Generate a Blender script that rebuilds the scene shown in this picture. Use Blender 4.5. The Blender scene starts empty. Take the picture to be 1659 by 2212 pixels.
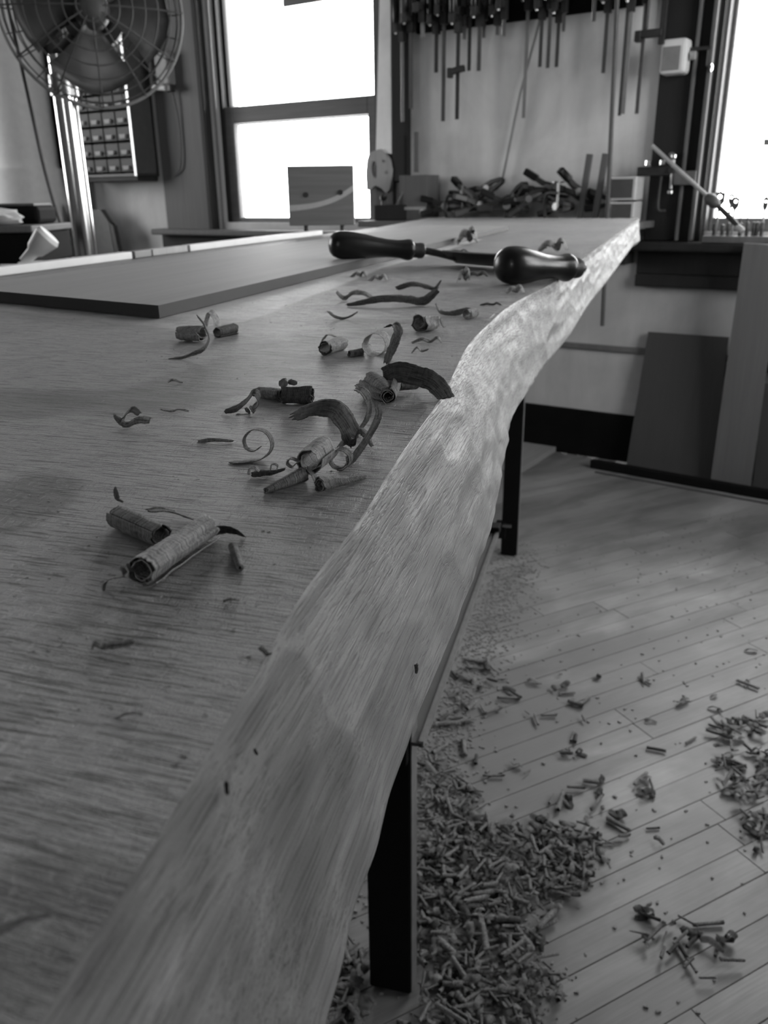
import bpy, bmesh, math, random
import numpy as np
from mathutils import Vector, Matrix, noise as mnoise

# ------------------------------------------------------------------ camera
IMG_W, IMG_H, FPX = 1659.0, 2212.0, 1790.0
PITCH, ROLL = math.radians(21.0), math.radians(0.8)
CAM_Z = 1.02
SC = bpy.context.scene
COL = SC.collection
cp, sp, cr, sr = math.cos(PITCH), math.sin(PITCH), math.cos(ROLL), math.sin(ROLL)
_fwd = Vector((0, cp, -sp)); _r0 = Vector((1, 0, 0)); _d0 = Vector((0, -sp, -cp))
_rt = _r0 * cr + _d0 * sr
_dn = _d0 * cr - _r0 * sr
cam = bpy.data.cameras.new('camera')
cam.sensor_fit = 'HORIZONTAL'; cam.sensor_width = 36.0
cam.lens = FPX / IMG_W * 36.0
cam.clip_start = 0.01; cam.clip_end = 100
cam.dof.use_dof = True
cam.dof.focus_distance = 0.30
cam.dof.aperture_fstop = 36.0
camo = bpy.data.objects.new('camera', cam); COL.objects.link(camo)
_m = Matrix((( _rt.x, -_dn.x, -_fwd.x, 0), (_rt.y, -_dn.y, -_fwd.y, 0), (_rt.z, -_dn.z, -_fwd.z, CAM_Z), (0, 0, 0, 1)))
camo.matrix_world = _m
SC.camera = camo

# ------------------------------------------------------------------ world, exposure
W = bpy.data.worlds.new('overcast_sky'); SC.world = W; W.use_nodes = True
bgn = W.node_tree.nodes['Background']
bgn.inputs[0].default_value = (1, 1, 1, 1); bgn.inputs[1].default_value = 13.6
SC.view_settings.view_transform = 'Standard'; SC.view_settings.look = 'None'
SC.view_settings.gamma = 1.0; SC.view_settings.use_curve_mapping = False
SC.view_settings.exposure = 0.0
SC.cycles.max_bounces = 5; SC.cycles.diffuse_bounces = 3; SC.cycles.glossy_bounces = 3; SC.cycles.transparent_max_bounces = 6
SC.cycles.use_adaptive_sampling = True; SC.cycles.adaptive_threshold = 0.05
SC.cycles.caustics_reflective = False; SC.cycles.caustics_refractive = False
SC.cycles.sample_clamp_indirect = 8.0

# ------------------------------------------------------------------ frames of the place
def ray(px, py):
    return _rt * (px - IMG_W / 2) + _dn * (py - IMG_H / 2) + _fwd * FPX
def on_z(px, py, z):
    v = ray(px, py); return Vector((0, 0, CAM_Z)) + v * ((z - CAM_Z) / v.z)
def at_y(px, py, y):
    v = ray(px, py); return Vector((0, 0, CAM_Z)) + v * (y / v.y)
TH = math.radians(57.5)
WD = Vector((math.sin(TH), -math.cos(TH), 0)); WN = Vector((-math.cos(TH), -math.sin(TH), 0))
WP0 = Vector((.617, 3.393, 0)) - WN * .03
WROT = math.atan2(WD.y, WD.x)
def wpt(s, off, z): return WP0 + WD * s + WN * off + Vector((0, 0, z))
def wp(px, py, off=0.0):
    v = ray(px, py); c = Vector((0, 0, CAM_Z)); P = WP0 + WN * off
    t = (P - c).dot(WN) / v.dot(WN); q = c + v * t
    return (q - WP0).dot(WD), q.z
SLAB_Z = 0.94          # top of the slab
THEAD = math.radians(17.0)   # heading of the slab, clockwise from +Y

# ------------------------------------------------------------------ portals at the windows (daylight)
def portal(s0, s1, z0, z1, off, nrm):
    l = bpy.data.lights.new('window_portal', 'AREA'); l.shape = 'RECTANGLE'
    l.cycles.is_portal = True
    o = bpy.data.objects.new('window_portal', l); COL.objects.link(o)
    return l, o
def portal_rect(center, nrm, wid, hei):
    l, o = portal(0, 0, 0, 0, 0, 0)
    l.size = wid; l.size_y = hei
    o.location = center
    o.rotation_euler = (-Vector(nrm)).to_track_quat('Z', 'Y').to_euler()
ROOM_S0, ROOM_S1, ROOM_D, ROOM_H = -4.1, 2.5, 6.2, 2.9
WIN_L = (-1.67, -.755, .90, 2.35)
WIN_R = (.600, 1.58, .88, 2.35)
WIN_RW = [(.6, 1.8, .95, 2.3)]     # right wall, off0..off1
WIN_LW = [(1.0, 2.6, 1.0, 2.3)]                            # left wall
WIN_BW = [(.9, 1.5, 1.3, 2.1)]   # rear wall
for s0, s1, z0, z1 in (WIN_L, WIN_R):
    portal_rect(wpt((s0 + s1) / 2, -.2, (z0 + z1) / 2), WN, s1 - s0, z1 - z0)
for o0, o1, z0, z1 in WIN_RW:
    portal_rect(wpt(ROOM_S1 + .1, (o0 + o1) / 2, (z0 + z1) / 2), -WD, o1 - o0, z1 - z0)
for o0, o1, z0, z1 in WIN_LW:
    portal_rect(wpt(ROOM_S0 - .1, (o0 + o1) / 2, (z0 + z1) / 2), WD, o1 - o0, z1 - z0)
for s0, s1, z0, z1 in WIN_BW:
    portal_rect(wpt((s0 + s1) / 2, ROOM_D + .1, (z0 + z1) / 2), -WN, s1 - s0, z1 - z0)

# ------------------------------------------------------------------ materials
class N:
    def __init__(s, name):
        s.m = bpy.data.materials.new(name); s.m.use_nodes = True
        s.t = s.m.node_tree; s.b = s.t.nodes['Principled BSDF']
        s.tc = s.t.nodes.new('ShaderNodeTexCoord')
    def n(s, k, **kw):
        x = s.t.nodes.new(k)
        for a, v in kw.items(): setattr(x, a, v)
        return x
    def l(s, a, b): s.t.links.new(a, b)
    def mapping(s, scale, rot=0, out='Object', loc=(0, 0, 0)):
        src = s.tc.outputs[out]
        if rot:
            r = s.n('ShaderNodeMapping'); r.inputs['Rotation'].default_value = (0, 0, rot); s.l(src, r.inputs[0]); src = r.outputs[0]
        m = s.n('ShaderNodeMapping'); m.inputs['Scale'].default_value = scale; m.inputs['Location'].default_value = loc
        s.l(src, m.inputs[0]); return m.outputs[0]
    def noise(s, vec, sc=1.0, det=3, rough=.55, dist=0):
        x = s.n('ShaderNodeTexNoise'); x.inputs['Scale'].default_value = sc; x.inputs['Detail'].default_value = det
        x.inputs['Roughness'].default_value = rough; x.inputs['Distortion'].default_value = dist
        s.l(vec, x.inputs['Vector']); return x.outputs['Fac']
    def ramp(s, fac, a, b, c0=0., c1=1.):
        x = s.n('ShaderNodeMapRange'); s.l(fac, x.inputs[0])
        for i, v in enumerate((a, b, c0, c1)): x.inputs[i + 1].default_value = v
        return x.outputs[0]
    def math(s, op, a, b=None, clamp=False):
        x = s.n('ShaderNodeMath', operation=op, use_clamp=clamp)
        for i, v in enumerate((a, b)):
            if v is None: continue
            if hasattr(v, 'links'): s.l(v, x.inputs[i])
            else: x.inputs[i].default_value = v
        return x.outputs[0]
    def grey(s, fac):
        x = s.n('ShaderNodeCombineColor')
        for i in range(3): s.l(fac, x.inputs[i])
        s.l(x.outputs[0], s.b.inputs['Base Color'])
    def bump(s, h, dist, strength=1.0):
        x = s.n('ShaderNodeBump'); x.inputs['Distance'].default_value = dist; x.inputs['Strength'].default_value = strength
        s.l(h, x.inputs['Height']); s.l(x.outputs[0], s.b.inputs['Normal'])
    def rough(s, v): s.b.inputs['Roughness'].default_value = v

def mat_plain(name, g, rough=.6, metal=0., var=.12, scale=30, bump=0.0, spec=.5):
    q = N(name); q.rough(rough); q.b.inputs['Metallic'].default_value = metal
    q.b.inputs['Specular IOR Level'].default_value = spec
    f = q.noise(q.mapping((1, 1, 1)), scale, 4)
    q.grey(q.ramp(f, .25, .75, g * (1 - var), g * (1 + var)))
    if bump: q.bump(f, bump)
    return q.m
def mat_wood(name, g, axis=0, var=.25, rough=.6, fine=90, bump=.0004, spec=.4):
    """grain runs along the local axis"""
    q = N(name); q.rough(rough); q.b.inputs['Specular IOR Level'].default_value = spec
    sc = [fine, fine, fine]; sc[axis] = fine * .04
    f = q.noise(q.mapping(tuple(sc)), 1, 5, .6, .4)
    sc2 = [9, 9, 9]; sc2[axis] = .8
    f2 = q.noise(q.mapping(tuple(sc2)), 1, 3, .5, .6)
    a = q.math('ADD', q.math('MULTIPLY', f, .5), q.math('MULTIPLY', f2, .5))
    q.grey(q.ramp(a, .3, .7, g * (1 - var), g * (1 + var)))
    q.bump(f, bump); return q.m

def mat_slab_top():
    q = N('rough_sawn_slab'); q.rough(.50); q.b.inputs['Specular IOR Level'].default_value = .55
    R = THEAD
    saw = q.noise(q.mapping((75, 1700, 40), R), 1, 4, .62, .2)            # saw marks across the slab
    saw2 = q.noise(q.mapping((140, 2200, 40), R + .03, loc=(3, 7, 0)), 1, 2, .6, .1)
    grain = q.noise(q.mapping((2600, 240, 40), R - .16), 1, 3, .6, .1)    # torn grain along the slab
    fuzz = q.noise(q.mapping((1, 1, 1)), 2600, 2, .6)
    big = q.noise(q.mapping((9, 4, 1), R), 1, 4, .6, .5)
    st = q.n('ShaderNodeAttribute', attribute_name='stain').outputs['Fac']
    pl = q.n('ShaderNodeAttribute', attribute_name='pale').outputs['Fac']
    stn = q.math('MULTIPLY', st, q.ramp(q.noise(q.mapping((14, 60, 1), R), 1, 4), .3, .6, .6, 1.1))
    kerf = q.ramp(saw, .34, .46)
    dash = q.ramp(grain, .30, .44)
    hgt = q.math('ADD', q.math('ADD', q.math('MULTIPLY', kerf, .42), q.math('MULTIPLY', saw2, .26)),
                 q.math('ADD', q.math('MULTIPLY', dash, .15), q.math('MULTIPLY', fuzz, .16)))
    col = q.ramp(hgt, .46, .80, .12, .32)  # grooves darkened by height: shade of grazing window light put into the colour
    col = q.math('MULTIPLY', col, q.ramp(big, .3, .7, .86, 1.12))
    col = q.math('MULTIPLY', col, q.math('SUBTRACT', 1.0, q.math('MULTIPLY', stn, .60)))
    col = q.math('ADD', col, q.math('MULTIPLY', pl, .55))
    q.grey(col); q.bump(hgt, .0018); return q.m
def mat_slab_edge():
    q = N('drawknifed_live_edge'); q.rough(.5); q.b.inputs['Specular IOR Level'].default_value = .4
    R = THEAD
    grain = q.noise(q.mapping((620, 5, 300), R - .05), 1, 5, .62, .25)          # long streaks
    pore = q.noise(q.mapping((2600, 22, 1500), R - .06, loc=(3, 1, 2)), 1, 3, .55, 0)
    torn = q.noise(q.mapping((1700, 80, 1000), R - .02, loc=(5, 3, 2)), 1, 3, .6, .1)
    mott = q.noise(q.mapping((30, 9, 26), R, loc=(7, 2, 1)), 1, 4, .6, .8)
    cath = q.noise(q.mapping((22, 3, 14), R, loc=(1, 5, 3)), 1, 2, .5, 1.0)
    fuzz = q.noise(q.mapping((1, 1, 1)), 2600, 2, .6)
    fr = q.n('ShaderNodeAttribute', attribute_name='torn').outputs['Fac']
    ring = q.math('SINE', q.math('MULTIPLY', cath, 90.0))
    p = q.ramp(pore, .36, .47)
    tr = q.ramp(torn, .36, .50)
    dark = q.math('MULTIPLY', q.math('SUBTRACT', 1.0, p), .34)
    dark2 = q.math('MULTIPLY', q.math('SUBTRACT', 1.0, tr), q.math('MULTIPLY', fr, .62))
    a = q.math('ADD', q.math('MULTIPLY', grain, .6), q.math('MULTIPLY', mott, .4))
    col = q.ramp(a, .32, .66, .145, .35)
    col = q.math('MULTIPLY', col, q.ramp(ring, -1, 1, .92, 1.05))
    col = q.math('MULTIPLY', col, q.ramp(fuzz, .3, .7, .92, 1.08))
    col = q.math('ADD', col, q.math('MULTIPLY', fr, .10))
    col = q.math('MULTIPLY', col, q.math('SUBTRACT', 1.0, dark))
    col = q.math('MULTIPLY', col, q.math('SUBTRACT', 1.0, dark2))
    col = q.math('MULTIPLY', col, q.n('ShaderNodeAttribute', attribute_name='facet').outputs['Fac'])
    q.grey(col)
    h = q.math('ADD', q.math('ADD', q.math('MULTIPLY', grain, .3), q.math('MULTIPLY', p, .25)), q.math('ADD', q.math('MULTIPLY', fuzz, .12), q.math('MULTIPLY', tr, q.math('MULTIPLY', fr, .5))))
    q.bump(h, .0005); return q.m
def mat_plaster(name, g):
    q = N(name); q.rough(.85)
    f = q.noise(q.mapping((1, 1, 1)), 3.0, 6, .6, .6)
    f2 = q.noise(q.mapping((9, 9, 2.2)), 1, 4, .6, .3)
    c = q.math('ADD', q.math('MULTIPLY', f, .6), q.math('MULTIPLY', f2, .4))
    q.grey(q.ramp(c, .33, .62, g * .72, g * 1.06)); q.bump(f, .004); return q.m
def mat_floor():
    q = N('worn_floor_boards'); q.rough(.5); q.b.inputs['Specular IOR Level'].default_value = .45
    oi = q.n('ShaderNodeObjectInfo').outputs['Random']
    gi = q.n('ShaderNodeNewGeometry').outputs['Random Per Island']
    rnd = q.math('FRACT', q.math('ADD', oi, gi))
    A = math.pi / 2 - FLA
    v = q.n('ShaderNodeNewGeometry').outputs['Position']
    r = q.n('ShaderNodeMapping'); r.inputs['Rotation'].default_value = (0, 0, -A); q.l(v, r.inputs[0])
    def mp(sc):
        m = q.n('ShaderNodeMapping'); m.inputs['Scale'].default_value = sc; q.l(r.outputs[0], m.inputs[0]); return m.outputs[0]
    grain = q.noise(mp((7, 210, 1)), 1, 4, .6, .3)
    wear = q.noise(mp((3.2, 9, 1)), 1, 4, .6, .5)
    dirt = q.noise(mp((2.0, 3.2, 1)), 1, 3, .55, .4)
    c = q.ramp(wear, .32, .66, .15, .265)
    c = q.math('MULTIPLY', c, q.ramp(rnd, 0, 1, .86, 1.12))
    c = q.math('MULTIPLY', c, q.ramp(grain, .3, .7, .88, 1.08))
    c = q.math('MULTIPLY', c, q.ramp(dirt, .36, .6, .74, 1.06))
    # dust film lying over the boards where the shavings fall
    dm = None
    for (x, y), ax, ay, amt in DUST:
        vs = q.n('ShaderNodeVectorMath', operation='SUBTRACT'); q.l(v, vs.inputs[0]); vs.inputs[1].default_value = (x, y, 0)
        vm = q.n('ShaderNodeVectorMath', operation='MULTIPLY'); q.l(vs.outputs[0], vm.inputs[0]); vm.inputs[1].default_value = (1 / ax, 1 / ay, 0)
        vl = q.n('ShaderNodeVectorMath', operation='LENGTH'); q.l(vm.outputs[0], vl.inputs[0])
        d = q.math('ADD', vl.outputs['Value'], q.math('MULTIPLY', q.math('SUBTRACT', wear, .5), 1.1))
        k_ = q.ramp(d, .75, 1.1, amt, 0.0)
        dm = k_ if dm is None else q.math('MAXIMUM', dm, k_)
    c = q.math('ADD', q.math('MULTIPLY', c, q.math('SUBTRACT', 1.0, dm)), q.math('MULTIPLY', dm, .125))
    q.grey(c); q.bump(grain, .0005); return q.m
def mat_shaving(name, lo, hi):
    q = N(name); q.rough(.65); q.b.inputs['Specular IOR Level'].default_value = .3
    uv = q.n('ShaderNodeUVMap').outputs[0]
    def mp(sc):
        m = q.n('ShaderNodeMapping'); m.inputs['Scale'].default_value = sc; q.l(uv, m.inputs[0]); return m.outputs[0]
    a = q.noise(mp((130, 2400, 1)), 1, 5, .7, .2)      # fibres along the ribbon
    b = q.noise(mp((1300, 260, 1)), 1, 4, .6, .4)        # crosswise wrinkles
    h = q.math('ADD', q.math('MULTIPLY', a, .75), q.math('MULTIPLY', b, .25))
    q.grey(q.ramp(h, .40, .58, lo, hi)); q.bump(h, .0012)
    return q.m
def mat_glass():
    m = bpy.data.materials.new('window_glass'); m.use_nodes = True
    t = m.node_tree; t.nodes.remove(t.nodes['Principled BSDF'])
    tr = t.nodes.new('ShaderNodeBsdfTransparent'); gl = t.nodes.new('ShaderNodeBsdfGlossy'); gl.inputs['Roughness'].default_value = .03
    nz = t.nodes.new('ShaderNodeTexNoise'); nz.inputs['Scale'].default_value = 4
    mr = t.nodes.new('ShaderNodeMapRange'); mr.inputs[3].default_value = .93; mr.inputs[4].default_value = 1.0
    cc = t.nodes.new('ShaderNodeCombineColor')
    t.links.new(nz.outputs['Fac'], mr.inputs[0])
    for i in range(3): t.links.new(mr.outputs[0], cc.inputs[i])
    t.links.new(cc.outputs[0], tr.inputs[0])
    fr = t.nodes.new('ShaderNodeFresnel'); fr.inputs[0].default_value = 1.2
    mx = t.nodes.new('ShaderNodeMixShader')
    t.links.new(fr.outputs[0], mx.inputs[0]); t.links.new(tr.outputs[0], mx.inputs[1]); t.links.new(gl.outputs[0], mx.inputs[2])
    t.links.new(mx.outputs[0], t.nodes['Material Output'].inputs[0]); return m

FLA = math.radians(62.85)     # heading of the floor boards
def _fp(px, py):
    p = on_z(px, py, 0); return (p.x, p.y)
DUST = [(_fp(1060, 1560), .22, .34, .8), (_fp(1050, 1880), .20, .16, .85), (_fp(1330, 1420), .22, .14, .6), (_fp(1120, 1330), .12, .25, .5), (_fp(1620, 1720), .16, .16, .6)]
M = {}
M['slab'] = mat_slab_top(); M['edge'] = mat_slab_edge()
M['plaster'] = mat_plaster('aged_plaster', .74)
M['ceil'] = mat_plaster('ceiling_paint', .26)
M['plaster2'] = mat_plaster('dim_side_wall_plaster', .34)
M['floor'] = mat_floor()
M['subfloor'] = mat_plain('floor_joint_dirt', .02, .9)
M['shav'] = mat_shaving('walnut_shaving', .07, .36)
M['shav_pale'] = mat_shaving('sapwood_shaving', .14, .56)
M['shav_dark'] = mat_shaving('dark_shaving', .03, .15)
M['shav_floor'] = mat_shaving('floor_shaving', .025, .27)
M['shav_floor2'] = mat_shaving('trodden_shaving', .02, .09)
M['black'] = mat_plain('black_steel', .005, .75, 0, .2, spec=.12)
M['lit_edge'] = mat_plain('lit_edge_steel', .22, .45, .6, .2, 60)  # pale tone paints the light caught by edges of the black steel
M['chrome'] = mat_plain('polished_steel', .62, .16, 1.0, .05)
M['steel'] = mat_plain('tool_steel', .34, .32, 1.0, .15, 40)
M['iron'] = mat_plain('dark_iron', .035, .5, .2, .3, 50)
M['dkwood'] = mat_wood('dark_casing_wood', .022, 2, spec=.25)
M['mdwood'] = mat_wood('grey_casing_wood', .12, 2)
M['sash'] = mat_wood('sash_wood', .17, 0)
M['jamb'] = mat_wood('pale_jamb_wood', .38, 2)
M['pale'] = mat_wood('pale_board_wood', .55, 1, .10)
M['block'] = mat_wood('block_wood', .22, 0, .3)
M['panel'] = mat_wood('thin_panel', .33, 1, .14, .62, 60, .0002, .25)
M['panel_edge'] = mat_plain('panel_edge', .04, .7)
M['ply'] = mat_wood('grey_plywood', .055, 2, .12)
M['plank'] = mat_wood('leaning_plank_wood', .13, 2, .15)
M['clampheap'] = mat_plain('grimy_tool', .03, .6, 0, .5, 25)
M['blade_glare'] = mat_plain('glare_saw_steel', .9, .5, .15, .04)  # near-white and barely metallic: window glare on the blade put into the colour
M['handle'] = mat_wood('dark_varnished_handle', .010, 0, .35, .30, 120, .0002, .4)
M['glass'] = mat_glass()
M['white'] = mat_plain('white_paint', .72, .5, 0, .06)
M['grey'] = mat_plain('grey_paint', .22, .5, 0, .12)
M['dgrey'] = mat_plain('dark_grey_paint', .07, .5, 0, .15)
M['plastic'] = mat_plain('drawer_plastic', .04, .6, 0, .25, 200)
M['fanblade'] = mat_plain('fan_blade', .06, .5, .2, .15)
M['base'] = mat_plain('dark_baseboard', .004, .8, 0, .3, 12, spec=.1)
M['dust'] = mat_plain('sawdust', .34, .9, 0, .35, 300)
M['dust_floor'] = mat_plain('floor_sawdust', .20, .9, 0, .6, 300)
M['blind'] = mat_plain('blind_fabric', .40, .8, 0, .05)

# ------------------------------------------------------------------ mesh helpers
class MB:
    def __init__(s): s.v = []; s.f = []; s.uv = {}; s.mi = []
    def add(s, vs, fs, mi=0):
        o = len(s.v); s.v += [tuple(v) for v in vs]; s.f += [tuple(i + o for i in f) for f in fs]; s.mi += [mi] * len(fs)
        return s
    def box(s, c, size, rot=None, mi=0, ch=0.0):
        x, y, z = size[0] / 2, size[1] / 2, size[2] / 2
        if ch <= 0:
            vs = [Vector((a * x, b * y, d * z)) for a in (-1, 1) for b in (-1, 1) for d in (-1, 1)]
            fs = [(0, 1, 3, 2), (4, 6, 7, 5), (0, 4, 5, 1), (2, 3, 7, 6), (0, 2, 6, 4), (1, 5, 7, 3)]
        else:
            ch = min(ch, x * .49, y * .49, z * .49)
            bm = bmesh.new(); bmesh.ops.create_cube(bm, size=1.0)
            for v in bm.verts: v.co = Vector((v.co.x * 2 * x, v.co.y * 2 * y, v.co.z * 2 * z))
            bmesh.ops.bevel(bm, geom=list(bm.edges), offset=ch, segments=2, affect='EDGES', profile=.5)
            bm.verts.index_update(); vs = [v.co.copy() for v in bm.verts]; fs = [tuple(v.index for v in f.verts) for f in bm.faces]; bm.free()
        if rot is not None: vs = [rot @ v for v in vs]
        c = Vector(c); return s.add([v + c for v in vs], fs, mi)
    def cyl(s, p0, p1, r0, r1=None, seg=16, mi=0, cap=True):
        return s.lathe(p0, p1, [(0, r0), (1, r0 if r1 is None else r1)], seg, mi, cap)
    def lathe(s, p0, p1, prof, seg=20, mi=0, cap=True, sx=1.0):
        p0, p1 = Vector(p0), Vector(p1); a = p1 - p0; L = a.length; a = a / L
        e1 = a.orthogonal().normalized(); e2 = a.cross(e1)
        vs = []
        for t, r in prof:
            for k in range(seg):
                th = 2 * math.pi * k / seg
                vs.append(p0 + a * (t * L) + (e1 * math.cos(th) * sx + e2 * math.sin(th)) * r)
        fs = []
        for i in range(len(prof) - 1):
            for k in range(seg):
                k2 = (k + 1) % seg
                fs.append((i * seg + k, i * seg + k2, (i + 1) * seg + k2, (i + 1) * seg + k))
        if cap: fs += [tuple(range(seg - 1, -1, -1)), tuple((len(prof) - 1) * seg + k for k in range(seg))]
        return s.add(vs, fs, mi)
    def tube(s, pts, r, seg=8, mi=0, closed=False):
        pts = [Vector(p) for p in pts]; n = len(pts); vs = []; fs = []
        e = None
        for i, p in enumerate(pts):
            a = (pts[(i + 1) % n] - pts[i - 1]) if closed else (pts[min(i + 1, n - 1)] - pts[max(i - 1, 0)])
            a.normalize()
            e = (a.orthogonal() if e is None else e - a * e.dot(a)).normalized(); e2 = a.cross(e)
            rr = r[i] if isinstance(r, (list, tuple)) else r
            vs += [p + (e * math.cos(2 * math.pi * k / seg) + e2 * math.sin(2 * math.pi * k / seg)) * rr for k in range(seg)]
        for i in range(n if closed else n - 1):
            j = (i + 1) % n
            for k in range(seg):
                k2 = (k + 1) % seg; fs.append((i * seg + k, i * seg + k2, j * seg + k2, j * seg + k))
        if not closed: fs += [tuple(range(seg - 1, -1, -1)), tuple((n - 1) * seg + k for k in range(seg))]
        return s.add(vs, fs, mi)
    def prism(s, poly, y0, y1, mi=0):
        """poly in x,z extruded along y"""
        n = len(poly); vs = [(x, y0, z) for x, z in poly] + [(x, y1, z) for x, z in poly]
        fs = [tuple(range(n)), tuple(range(2 * n - 1, n - 1, -1))] + [(i, (i + 1) % n, n + (i + 1) % n, n + i) for i in range(n)]
        return s.add(vs, fs, mi)
    def ring_prism(s, outer, inner, y0, y1, mi=0):
        n = len(outer)
        vs = [(x, y0, z) for x, z in outer] + [(x, y0, z) for x, z in inner] + [(x, y1, z) for x, z in outer] + [(x, y1, z) for x, z in inner]
        fs = []
        for i in range(n):
            j = (i + 1) % n
            fs += [(i, j, n + j, n + i), (2 * n + i, 3 * n + i, 3 * n + j, 2 * n + j), (i, 2 * n + i, 2 * n + j, j), (n + i, n + j, 3 * n + j, 3 * n + i)]
        return s.add(vs, fs, mi)
    def build(s, name, mats, parent=None, loc=None, rotz=0.0, smooth=False, ang=40, uvs=None):
        me = bpy.data.meshes.new(name); me.from_pydata(s.v, [], s.f)
        bm = bmesh.new(); bm.from_mesh(me); bmesh.ops.recalc_face_normals(bm, faces=bm.faces); bm.to_mesh(me); bm.free()
        if not isinstance(mats, (list, tuple)): mats = [mats]
        for m in mats: me.materials.append(M[m] if isinstance(m, str) else m)
        if len(mats) > 1:
            for p, i in zip(me.polygons, s.mi): p.material_index = i
        if smooth:
            me.polygons.foreach_set('use_smooth', [True] * len(me.polygons))
            try: me.set_sharp_from_angle(angle=math.radians(ang))
            except Exception: pass
        me.update()
        o = bpy.data.objects.new(name, me); COL.objects.link(o)
        if parent is not None: o.parent = parent
        if loc is not None: o.location = loc
        if rotz: o.rotation_euler[2] = rotz
        return o
def tag(o, label=None, cat=None, group=None, kind=None):
    if label: o['label'] = label
    if cat: o['category'] = cat
    if group: o['group'] = group
    if kind: o['kind'] = kind
    return o
def thing(name, label, cat, loc, rotz=0.0, group=None, kind=None):
    o = bpy.data.objects.new(name, None); o.empty_display_size = .05; COL.objects.link(o)
    o.location = loc; o.rotation_euler[2] = rotz
    return tag(o, label, cat, group, kind)
def wthing(name, label, cat, s, off, z, group=None, kind=None, extra=0.0):
    """a thing in the wall frame: local x along the wall, -y into the room, z up"""
    return thing(name, label, cat, wpt(s, off, z), WROT + extra, group, kind)
def Rz(a): return Matrix.Rotation(a, 3, 'Z')
def Rx(a): return Matrix.Rotation(a, 3, 'X')
def Ry(a): return Matrix.Rotation(a, 3, 'Y')
rng = random.Random(7)
def nz(x, y, z): return mnoise.noise(Vector((x, y, z)))

# ================================================================== THE ROOM
def wall_with_holes(name, length, height, holes, thick, loc, rot, mat):
    """local x 0..length, z 0..height, y 0..thick (outwards)"""
    b = MB(); xs = sorted({0, length, *[h[0] for h in holes], *[h[1] for h in holes]})
    for x0, x1 in zip(xs[:-1], xs[1:]):
        hs = [h for h in holes if h[0] <= x0 + 1e-6 and h[1] >= x1 - 1e-6]
        z = 0
        for h in sorted(hs, key=lambda q: q[2]):
            b.box(((x0 + x1) / 2, thick / 2, (z + h[2]) / 2), (x1 - x0, thick, h[2] - z)); z = h[3]
        b.box(((x0 + x1) / 2, thick / 2, (z + height) / 2), (x1 - x0, thick, height - z))
    return tag(b.build(name, mat, None, loc, rot), kind='structure')
wall_with_holes('wall_back', ROOM_S1 - ROOM_S0, ROOM_H, [(a - ROOM_S0, b - ROOM_S0, c, d) for a, b, c, d in (WIN_L, WIN_R)], .18, wpt(ROOM_S0, 0, 0), WROT, 'plaster')
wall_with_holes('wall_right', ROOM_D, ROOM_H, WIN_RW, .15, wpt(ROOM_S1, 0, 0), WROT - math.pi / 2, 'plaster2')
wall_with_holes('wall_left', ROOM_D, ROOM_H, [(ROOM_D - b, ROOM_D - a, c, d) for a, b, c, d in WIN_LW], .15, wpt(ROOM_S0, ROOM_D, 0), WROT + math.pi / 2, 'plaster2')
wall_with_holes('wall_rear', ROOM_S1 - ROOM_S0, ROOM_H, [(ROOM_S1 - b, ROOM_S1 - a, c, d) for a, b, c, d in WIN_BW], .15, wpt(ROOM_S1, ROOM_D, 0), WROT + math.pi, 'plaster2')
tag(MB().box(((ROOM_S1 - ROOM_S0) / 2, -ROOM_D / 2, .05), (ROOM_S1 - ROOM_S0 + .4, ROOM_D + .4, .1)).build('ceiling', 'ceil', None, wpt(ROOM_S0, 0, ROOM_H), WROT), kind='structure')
# other windows of the room (outside the frame): plain frames and panes
def plain_window(idx, center, rot, w, h):
    r = thing('window_%d' % idx, None, None, center, rot, kind='structure')
    b = MB(); t = .05
    for x in (-w / 2 + t / 2, 0, w / 2 - t / 2): b.box((x, 0, 0), (t, .06, h))
    for z in (-h / 2 + t / 2, 0, h / 2 - t / 2): b.box((0, 0, z), (w, .05, t))
    b.build('sash', 'sash', r)
    MB().box((0, .01, 0), (w - .02, .004, h - .02)).build('pane', 'glass', r)
k = 3
for o0, o1, z0, z1 in WIN_RW: plain_window(k, wpt(ROOM_S1 + .05, (o0 + o1) / 2, (z0 + z1) / 2), WROT - math.pi / 2, o1 - o0, z1 - z0); k += 1
for o0, o1, z0, z1 in WIN_LW: plain_window(k, wpt(ROOM_S0 - .05, (o0 + o1) / 2, (z0 + z1) / 2), WROT + math.pi / 2, o1 - o0, z1 - z0); k += 1
for s0, s1, z0, z1 in WIN_BW: plain_window(k, wpt((s0 + s1) / 2, ROOM_D + .05, (z0 + z1) / 2), WROT + math.pi, s1 - s0, z1 - z0); k += 1

# ---- left window of the back wall (window_1)
def sash(parent, name, x0, x1, z0, z1, y, stile, rail_b, rail_t, mat, dep=.035):
    b = MB()
    b.box((x0 + stile / 2, y, (z0 + z1) / 2), (stile, dep, z1 - z0), ch=.004)
    b.box((x1 - stile / 2, y, (z0 + z1) / 2), (stile, dep, z1 - z0), ch=.004)
    b.box(((x0 + x1) / 2, y, z0 + rail_b / 2), (x1 - x0 - 2 * stile, dep * .95, rail_b), ch=.004)
    b.box(((x0 + x1) / 2, y, z1 - rail_t / 2), (x1 - x0 - 2 * stile, dep * .95, rail_t), ch=.004)
    o = b.build(name, mat, parent)
    MB().box(((x0 + x1) / 2, y, (z0 + z1) / 2), (x1 - x0 - 2 * stile + .01, .004, z1 - z0 - rail_b - rail_t + .01)).build('pane', 'glass', o)
    return o
w1 = wthing('window_1', None, None, 0, 0, 0, kind='structure')
s0, s1, z0, z1 = WIN_L
MB().box((s0 - .185, -.014, 1.6), (.33, .028, 1.5), ch=.003).build('casing', 'mdwood', w1)  # paler than the right window's casing: side light put into the wood colour
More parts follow.
